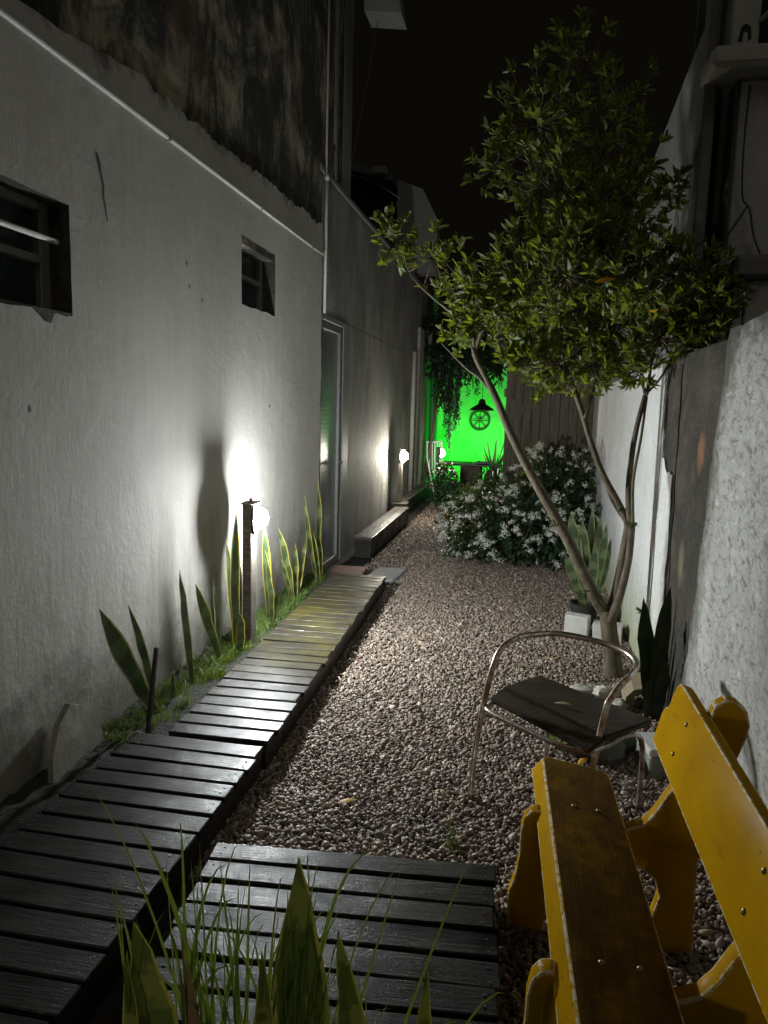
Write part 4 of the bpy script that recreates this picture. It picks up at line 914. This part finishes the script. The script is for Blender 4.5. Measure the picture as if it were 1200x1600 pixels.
for k in range(30):
    e = random.choice(EL); stm.tube([(e[0]*.6+random.gauss(0, .1), e[1], 0), (e[0]+random.gauss(0, .1), e[1]+random.gauss(0, .1), e[2]), (e[0]+random.gauss(0, e[3]*.5), e[1]+random.gauss(0, .2), e[2]+e[5]*.8)], [.008, .006, .003], 5, 2)
stm.build('stems', M['bark'], bush)['kind'] = 'stuff'
cl = []
for k in range(5):
    m_ = MB()
    for q in range(30):
        d = Vector((random.gauss(0, 1), random.gauss(0, 1), random.gauss(.6, .7))).normalized(); c = d*random.uniform(.015, .056); c.z *= .7+.1*k
        o1 = d.orthogonal().normalized(); a0 = random.uniform(0, 6.28); s_ = random.uniform(.0075, .0125)
        for t in range(5):
            a = a0+t*2*math.pi/5; r1 = Matrix.Rotation(a, 3, d) @ o1; r2_ = d.cross(r1)
            m_.add([c, c+r1*s_*.6+r2_*s_*.42+d*.002, c+r1*s_*1.15+d*.003, c+r1*s_*.6-r2_*s_*.42+d*.002], [[0, 1, 2, 3]])
    cl.append(m_.mesh('flower_cluster', M['petal'], fix=False))
cnt = 0; seeds = []
while cnt < 285:
    e = random.choices(EL, [e[3]*e[5]*(2.2 if e[1] < 8.1 else 1.2) for e in EL])[0]
    d = Vector((random.gauss(0, 1), random.gauss(-.8, .7), random.gauss(.15, .9))).normalized()
    p = Vector((e[0]+d.x*e[3]*1.02, e[1]+d.y*e[4]*1.02, e[2]+d.z*e[5]*1.02))
    if p.z < .05 or p.x > .75: continue
    if any((p.x-f[0])**2+(p.z-f[2])**2 < .10**2 for f in ((-.32, 0, .42), (.25, 0, .2), (-.1, 0, .28), (.35, 0, .95), (.05, 0, .68), (-.55, 0, .25))): continue
    if any(((p.x-q[0])/q[3])**2+((p.y-q[1])/q[4])**2+((p.z-q[2])/q[5])**2 < .85 for q in EL if q is not e): continue
    o = link('flower_cluster', random.choice(cl), bush, p-origin(bush)); o.rotation_euler = (random.gauss(-.3, .4), random.gauss(0, .4), random.uniform(0, 6.28)); o.scale = [random.uniform(.5, 1.05)]*3; cnt += 1
tag(MB().lathe([(.06, 0), (.075, .14), (.08, .16), (.07, .16), (.065, .13), (.001, .13)], (-.10, 8.75, .33), 14).build('watering_can', M['teal'], loc=(-.1, 8.75, .33)), 'small teal plastic pot half hidden within the white flowers', 'pot')
bpy.data.objects['watering_can'].name = 'plastic_pot'

# ---------------------------------------------------------------- small things by the tree foot
tag(MB().box((.345, 5.26, -.01), (.515, 5.35, .155), .006, rz(-.28), (.42, 5.3, 0), .003).build('concrete_block', M['concrete'], loc=(.42, 5.4, 0)), 'white concrete block left of the tree trunk', 'block')
tag(MB().box((.53, 5.20, -.01), (.73, 5.32, .12), .006, rz(-.15), (.6, 5.2, 0), .004).build('concrete_block', M['concrete'], loc=(.63, 5.26, 0)), 'low pale concrete block behind the tree trunk', 'block')
def rock(name, c, r, mat, label, cat='stone', jit=.18, group=None):
    m_ = MB(); m_.ell((0, 0, 0), (1, 1, 1), 9, 6)
    m_.v = [(c[0]+p[0]*r[0]*(1+random.uniform(-jit, jit)), c[1]+p[1]*r[1]*(1+random.uniform(-jit, jit)), c[2]+p[2]*r[2]*(1+random.uniform(-jit, jit))) for p in m_.v]
    return tag(m_.build(name, mat, loc=(c[0], c[1], 0), angle=35), label, cat, group)
GS = 'stones round the tree foot'
rock('stone', (.385, 4.14, .03), (.075, .05, .035), M['stone'], 'flat pale stone just behind the chair seat', group=GS)
rock('stone', (.505, 4.12, .035), (.07, .05, .04), M['stone'], 'rounded pale stone touching the tree trunk in front', group=GS)
rock('stone', (.57, 3.98, .03), (.055, .05, .03), M['stone'], 'small pale stone right of the trunk foot', group=GS)
rock('stone', (.42, 3.36, .05), (.12, .09, .07), M['darkstone'], 'big dark stone in the shade under the chair', group=GS)
rock('stone', (.52, 3.5, .05), (.10, .08, .06), M['darkstone'], 'second dark stone between the chair leg and the grey box', group=GS)
bk = MB(); bk.prism([(.60, .0), (.60, .09), (.64, .135), (.70, .15), (.75, .12), (.755, .10), (.70, .12), (.65, .10), (.63, .0)], 3.98, 4.16, 'y'); bk.v = [(p[0]+random.uniform(-.006, .006), p[1], p[2]+(p[1]-4.07)*.15) for p in bk.v]
tag(bk.build('palm_sheath', M['sheath'], loc=(.68, 4.07, 0)), 'curled dry palm sheath lying between tree and right wall', 'dry leaf')
gb = root('plastic_box', (.66, 3.30, 0), 'grey plastic box with pale lid on the gravel below the bench back', 'box')
MB().box((.60, 3.24, .0), (.74, 3.42, .10), .008, rz(.2), (.66, 3.3, 0)).build('body', M['greyplastic'], gb); MB().box((.592, 3.232, .102), (.748, 3.428, .135), .01, rz(.2), (.66, 3.3, 0)).build('lid', M['concrete'], gb)
GL = 'fallen leaves on the path'
def fallen(x, y, z, a, L, label, mat='leafy', w=.4):
    d = Vector((math.cos(a), math.sin(a), 0)); m_ = MB(); m_.add(*blade((x, y, z+.003), Vector((x, y, z+.010))+d*L, L*w, (x+d.x*L*.5, y+d.y*L*.5, z+.022), (-d.y, d.x, 0), .25, 5, 'lance'))
    tag(m_.build('fallen_leaf', M[mat], loc=(x, y, z), fix=False), label, 'leaf', GL)
fallen(-.66, 2.67, .02, .4, .07, 'yellow leaf lying alone on the gravel above the deck')
fallen(.17, 2.93, .424, -.4, .075, 'orange brown leaf lying on the chair seat', 'dry', .28)
fallen(.31, 3.24, .02, 1.0, .08, 'pale yellow leaf on the gravel behind the bench seat end')
fallen(-.25, 2.82, .02, 2.0, .05, 'small brown leaf on gravel by the left front chair leg', 'dry')
fallen(.20, 4.65, .02, .3, .06, 'brown leaf on gravel in front of the white concrete block', 'dry')
fallen(.02, 3.05, .02, 2.6, .05, 'tan leaf on gravel under the chair seat', 'dry')
hl = MB()
for k in range(5): hl.add(*blade((.22+k*.012, 3.46, .02), (.18+k*.06, 3.36+random.uniform(-.05, .05), .07+random.uniform(0, .05)), .035, prof='oval', rows=5))
tag(hl.build('seedling', M['grass'], loc=(.22, 3.44, 0), fix=False), 'small pale green seedling under the chair seat', 'plant')
st_ = MB(); st_.box((XS-.008, 3.0, .0), (XS+.008, 3.022, .47), .002); st_.v = [(p[0]+.05, p[1]-.12+p[2]*.26, p[2]) for p in st_.v]
tag(st_.build('stake', M['joist'], loc=(XS+.05, 3.01, 0)), 'thin dark wooden stake leaning before the nearest snake plant', 'stake')
wp = MB()
for k in range(7): wp.add(*blade((.10+k*.01, 1.06, 0), (.30+random.gauss(0, .1), 1.12+random.gauss(0, .05), .30+random.uniform(0, .1)), .06, prof='oval', rows=5, side=(1, .5, 0)))
tag(wp.build('weed', M['bushleaf'], loc=(.12, 1.06, 0), fix=False), 'dark leafy weed at the foot of the bench in the lower right corner', 'plant')

# ---------------------------------------------------------------- fence at the end of the gravel
fe = root('fence', (.25, 9.3, 0), 'tall weathered brown board fence closing the right side behind the bush', 'fence')
x = -.27; i = 0
while x < .80:
    wdt = random.uniform(.095, .115); b = MB(); b.box((-wdt/2, -.012, 0), (wdt/2, .012, 2.12+random.uniform(-.02, .02)), .004, jit=.002)
    link('board', b.mesh('board', M['fence']), fe, (x+wdt/2-.25, random.uniform(-.008, .008), 0)); x += wdt+.006
MB().box((-.30, 9.33, 1.75), (1.0, 9.37, 1.85), .005).build('rail', M['fence'], fe); MB().box((-.30, 9.33, .4), (1.0, 9.37, .5), .005).build('rail', M['fence'], fe)
MB().box((-.262, 9.32, 0), (-.18, 9.40, 2.5), .006).build('post', M['fence'], fe)
tag(MB().tube([(-.16, 9.285, 1.61), (-.16, 9.262, 1.61)], .115, 24).tube([(-.16, 9.265, 1.61), (-.16, 9.256, 1.61)], .095, 24).build('wooden_plate', M['fence'], loc=(-.16, 9.28, 1.61), angle=40), 'round wooden plate hung on the board fence', 'plaque')
sh = root('shed', (.3, 10.6, 0), 'dark shed roof edge and wall behind the board fence', 'shed')
MB().box((-.22, 9.9, 0), (2.5, 13, 2.30), .01).build('wall', M['housegrey'], sh); MB().box((-.45, 9.5, 2.32), (2.6, 13.2, 2.40), .01).build('roof', M['roof'], sh)

# ---------------------------------------------------------------- green lit corner at the far end
gw = root('garden_wall', (-1.2, 16, 0), 'plastered back wall glowing green at the far end', 'wall')
MB().box((-3.2, 16.0, -.1), (.6, 16.2, 3.2), .01).build('back', M['greenwall'], gw); MB().box((-2.3, 13.45, -.1), (-1.92, 15.998, 2.6), .01).build('side', M['grey'], gw)
pg = root('light_stop_roof', (-1.1, 14.5, 0), 'dark flat roof added to hold in the light of the green corner', 'light_stop_roof')  # roof added to stop green light escaping and keep the top dark
MB().box((-2.2, 13.3, 2.62), (.3, 16.4, 2.70), .01).build('roof', M['roof'], pg)
for y in (13.35, 14.6, 15.8): MB().box((-2.15, y-.04, 2.50), (.2, y+.04, 2.615), .006).build('beam', M['roof'], pg)
tag(MB().tube([(-1.68, 13.2, 0), (-1.68, 13.2, 3.6)], .05, 10).build('post', M['greenlitpost'], loc=(-1.68, 13.2, 0), smooth=True), 'slim post coloured green for the light on it, above the hanging creeper', 'post')  # green light falling on the post is put into its colour
pl_ = root('pendant_lamp', (-.86, 14.2, 1.6), 'black metal bell pendant hanging before the green wall', 'lamp')
MB().lathe([(.235, 0), (.225, .025), (.15, .075), (.075, .12), (.06, .17), (.055, .20), (.02, .215)], (-.86, 14.2, 1.56), 24).build('shade', M['black'], pl_, smooth=True)
MB().tube([(-.86, 14.2, 1.77), (-.86, 14.2, 2.62)], .006, 6).build('cord', M['wire'], pl_)
wh = root('wheel', (-1.0, 15.95, 1.34), 'spoked wooden wheel ornament hung on the green wall', 'ornament')
cx, cz = -1.0, 1.34
rim = MB(); rim.tube([(cx+.20*math.cos(a), 15.95, cz+.20*math.sin(a)) for a in np.linspace(0, 2*math.pi, 33)], .022, 8, cap=False); rim.build('rim', M['fence'], wh, smooth=True)
for k in range(8):
    a = k*math.pi/4; MB().tube([(cx+.03*math.cos(a), 15.95, cz+.03*math.sin(a)), (cx+.185*math.cos(a), 15.95, cz+.185*math.sin(a))], .010, 6).build('spoke', M['fence'], wh)
MB().tube([(cx, 15.985, cz), (cx, 15.92, cz)], .04, 12).build('hub', M['fence'], wh)
tb = root('table', (-.88, 12.6, 0), 'dark pedestal table before the green wall', 'table')
MB().box((-1.40, 12.35, .635), (-.39, 12.95, .67), .008).build('top', M['black'], tb); MB().box((-1.07, 12.45, 0), (-.72, 12.85, .633), .01).build('pedestal', M['seatwood'], tb)
tag(MB().box((-.80, 12.42, .672), (-.63, 12.52, .715), .006).build('box', M['black'], loc=(-.71, 12.47, .672)), 'small black box on the pedestal table', 'box')
ag = root('agave', (-.55, 13.3, 0), 'spiky pale agave plant lit at the right of the table', 'plant')
MB().lathe([(.12, 0), (.16, .3), (.17, .34), (.15, .34), (.14, .30), (.001, .30)], (-.55, 13.3, 0), 14).build('pot', M['pot'], ag)
for k in range(44):
    a = random.uniform(0, 6.28); el = random.uniform(.15, 1.45); d = Vector((math.cos(a)*math.cos(el), math.sin(a)*math.cos(el)*.6, math.sin(el))); L = random.uniform(.35, .85)
    m_ = MB(); b = Vector((-.55, 13.3, .42)); m_.add(*blade(b, b+d*L, .05, b+d*L*.5+Vector((0, 0, .05)), (-d.y, d.x, .01), .4, 5, 'lance')); m_.build('leaf', M['agave'], ag, fix=False)
MB().lathe([(.06, .28), (.10, .34), (.12, .42), (.10, .50), (.04, .54)], (-.55, 13.3, 0), 10).build('heart', M['agave'], ag)
fr = root('frame_rack', (-1.62, 13.0, 0), 'white folding metal rack leaning at the left before the green wall', 'rack')
MB().tube([(-1.72, 12.95, .98), (-1.46, 13.0, 1.0)], .016, 8).build('top_bar', M['frame'], fr)
MB().tube([(-1.72, 12.95, .99), (-1.70, 12.9, .70), (-1.52, 12.75, .02)], .014, 8).build('leg', M['frame'], fr); MB().tube([(-1.46, 13.0, .99), (-1.44, 13.05, .4), (-1.44, 13.1, .02)], .014, 8).build('leg', M['frame'], fr)
for k in range(5): MB().tube([(-1.67+k*.045, 12.955, .985), (-1.66+k*.045, 12.99, .5)], .009, 6).build('slat', M['frame'], fr)
vine = root('creeper', (-1.15, 12.9, 2.2), 'dense dark creeper hanging over the way to the green corner', 'creeper')
VE = [(-1.55, 12.9, 2.45, .30, .25, .50), (-1.1, 12.9, 2.50, .45, .3, .50), (-.6, 12.9, 2.42, .42, .3, .42), (-1.42, 12.85, 1.95, .22, .2, .42), (-.85, 13.0, 3.0, .7, .3, .3), (-1.5, 12.9, 3.0, .4, .3, .35)]
vl = [blade((0, 0, 0), (0, 0, 1), .6, (0, -.1, .5), (1, 0, 0), .2, 2, 'oval')]
fo = foliage(4200, VE, (.05, .11), vl, .2, .6)
for k in range(30):
    x0 = random.choice([random.gauss(-1.30, .07), random.gauss(-1.30, .07), random.uniform(-1.6, -.5)]); y0 = 12.8+random.gauss(0, .1); zb = random.uniform(.85, 1.7) if abs(x0+1.3) < .14 else random.uniform(1.75, 2.1)
    z = 2.5
    fo.tube([(x0, y0, 2.5), (x0+random.gauss(0, .02), y0, zb)], .004, 4)
    while z > zb:
        z -= random.uniform(.012, .035); d = Vector((random.gauss(0, 1), random.gauss(0, 1), -.8)).normalized(); L = random.uniform(.03, .06)
        fo.add(*blade((x0, y0, z), Vector((x0, y0, z))+d*L, L*.55, rows=2, prof='oval'))
fo.build('foliage', M['vineleaf'], vine, fix=False)['kind'] = 'stuff'
MB().tube([(-1.8, 13.0, 0), (-1.62, 12.95, 1.2), (-1.5, 12.9, 2.2), (-1.0, 12.9, 2.6)], [.04, .03, .025, .015], 8, 3).build('stem', M['bark'], vine)
lp = root('low_shrub', (-1.15, 11.6, 0), 'low dark leafy shrub at the left foot of the table', 'bush')
foliage(2300, [(-.60, 11.7, .28, .34, .3, .32), (-1.22, 12.1, .36, .18, .2, .36), (-.35, 11.9, .34, .22, .3, .36), (-1.1, 11.5, .22, .30, .5, .28), (-.75, 11.0, .2, .35, .5, .26), (-1.3, 12.0, .35, .22, .4, .35)], (.05, .10), vl, .3).build('foliage', M['bushleaf'], lp, fix=False)['kind'] = 'stuff'
fl = root('floodlight', (-.95, 14.3, .1), 'small green floodlight on the ground before the far wall', 'lamp')
MB().box((-1.07, 14.22, .05), (-.83, 14.28, .22), .01).build('housing', M['black'], fl); MB().box((-1.05, 14.282, .07), (-.85, 14.288, .20), .002).build('lens', M['greenled'], fl); MB().box((-.97, 14.22, -.02), (-.93, 14.28, .048), .004).build('stand', M['black'], fl)
ld_ = bpy.data.lights.new('green_flood', 'AREA'); ld_.energy = 85; ld_.size = .22; ld_.size_y = .14; ld_.shape = 'RECTANGLE'; ld_.color = (0, 1, .015); ld_.spread = R(170)
lo_ = bpy.data.objects.new('green_flood', ld_); C.objects.link(lo_); lo_.parent = fl; lo_.location = Vector((-.95, 14.30, .14))-origin(fl); lo_.rotation_euler = Vector((0, 1, .42)).to_track_quat('-Z', 'Z').to_euler()

# ---------------------------------------------------------------- roofs far behind the left wall
rh = root('rear_house', (-2.6, 12.5, 0), 'dark rear house with sloping roof above the grey wall', 'house')
MB().prism([(-4.2, 5.7), (-2.2, 5.08), (-2.2, 4.98), (-4.2, 5.55)], 11.6, 15, 'y').build('roof', M['roof'], rh)
MB().prism([(-4.2, 0), (-2.45, 0), (-2.45, 4.95), (-4.2, 5.45)], 12.2, 15, 'y').build('wall', M['roof'], rh)
MB().prism([(-2.2, 3.7), (-1.55, 3.7), (-1.55, 4.5), (-1.80, 4.97), (-2.2, 5.12)], 12.0, 12.3, 'y').build('gable_wall', M['housegrey'], rh)
MB().box((-2.5, 11.4, 5.05), (-2.28, 11.55, 5.15), .01).build('gutter_end', M['housegrey'], rh)
MB().tube([(-2.95, 11.9, 5.2), (-2.5, 11.8, 5.02), (-2.1, 11.7, 4.75)], .008, 5).build('edge_strip', M['pipe'], rh)
tag(MB().tube([(-1.5, 6.95, 5.0), (-1.72, 7.3, 4.3), (-1.9, 7.6, 3.9)], .0025, 5, 4).build('hanging_cable', M['wire'], loc=(-1.5, 6.95, 5)), 'thin cable hanging from the eave box to the grey wall', 'cable')
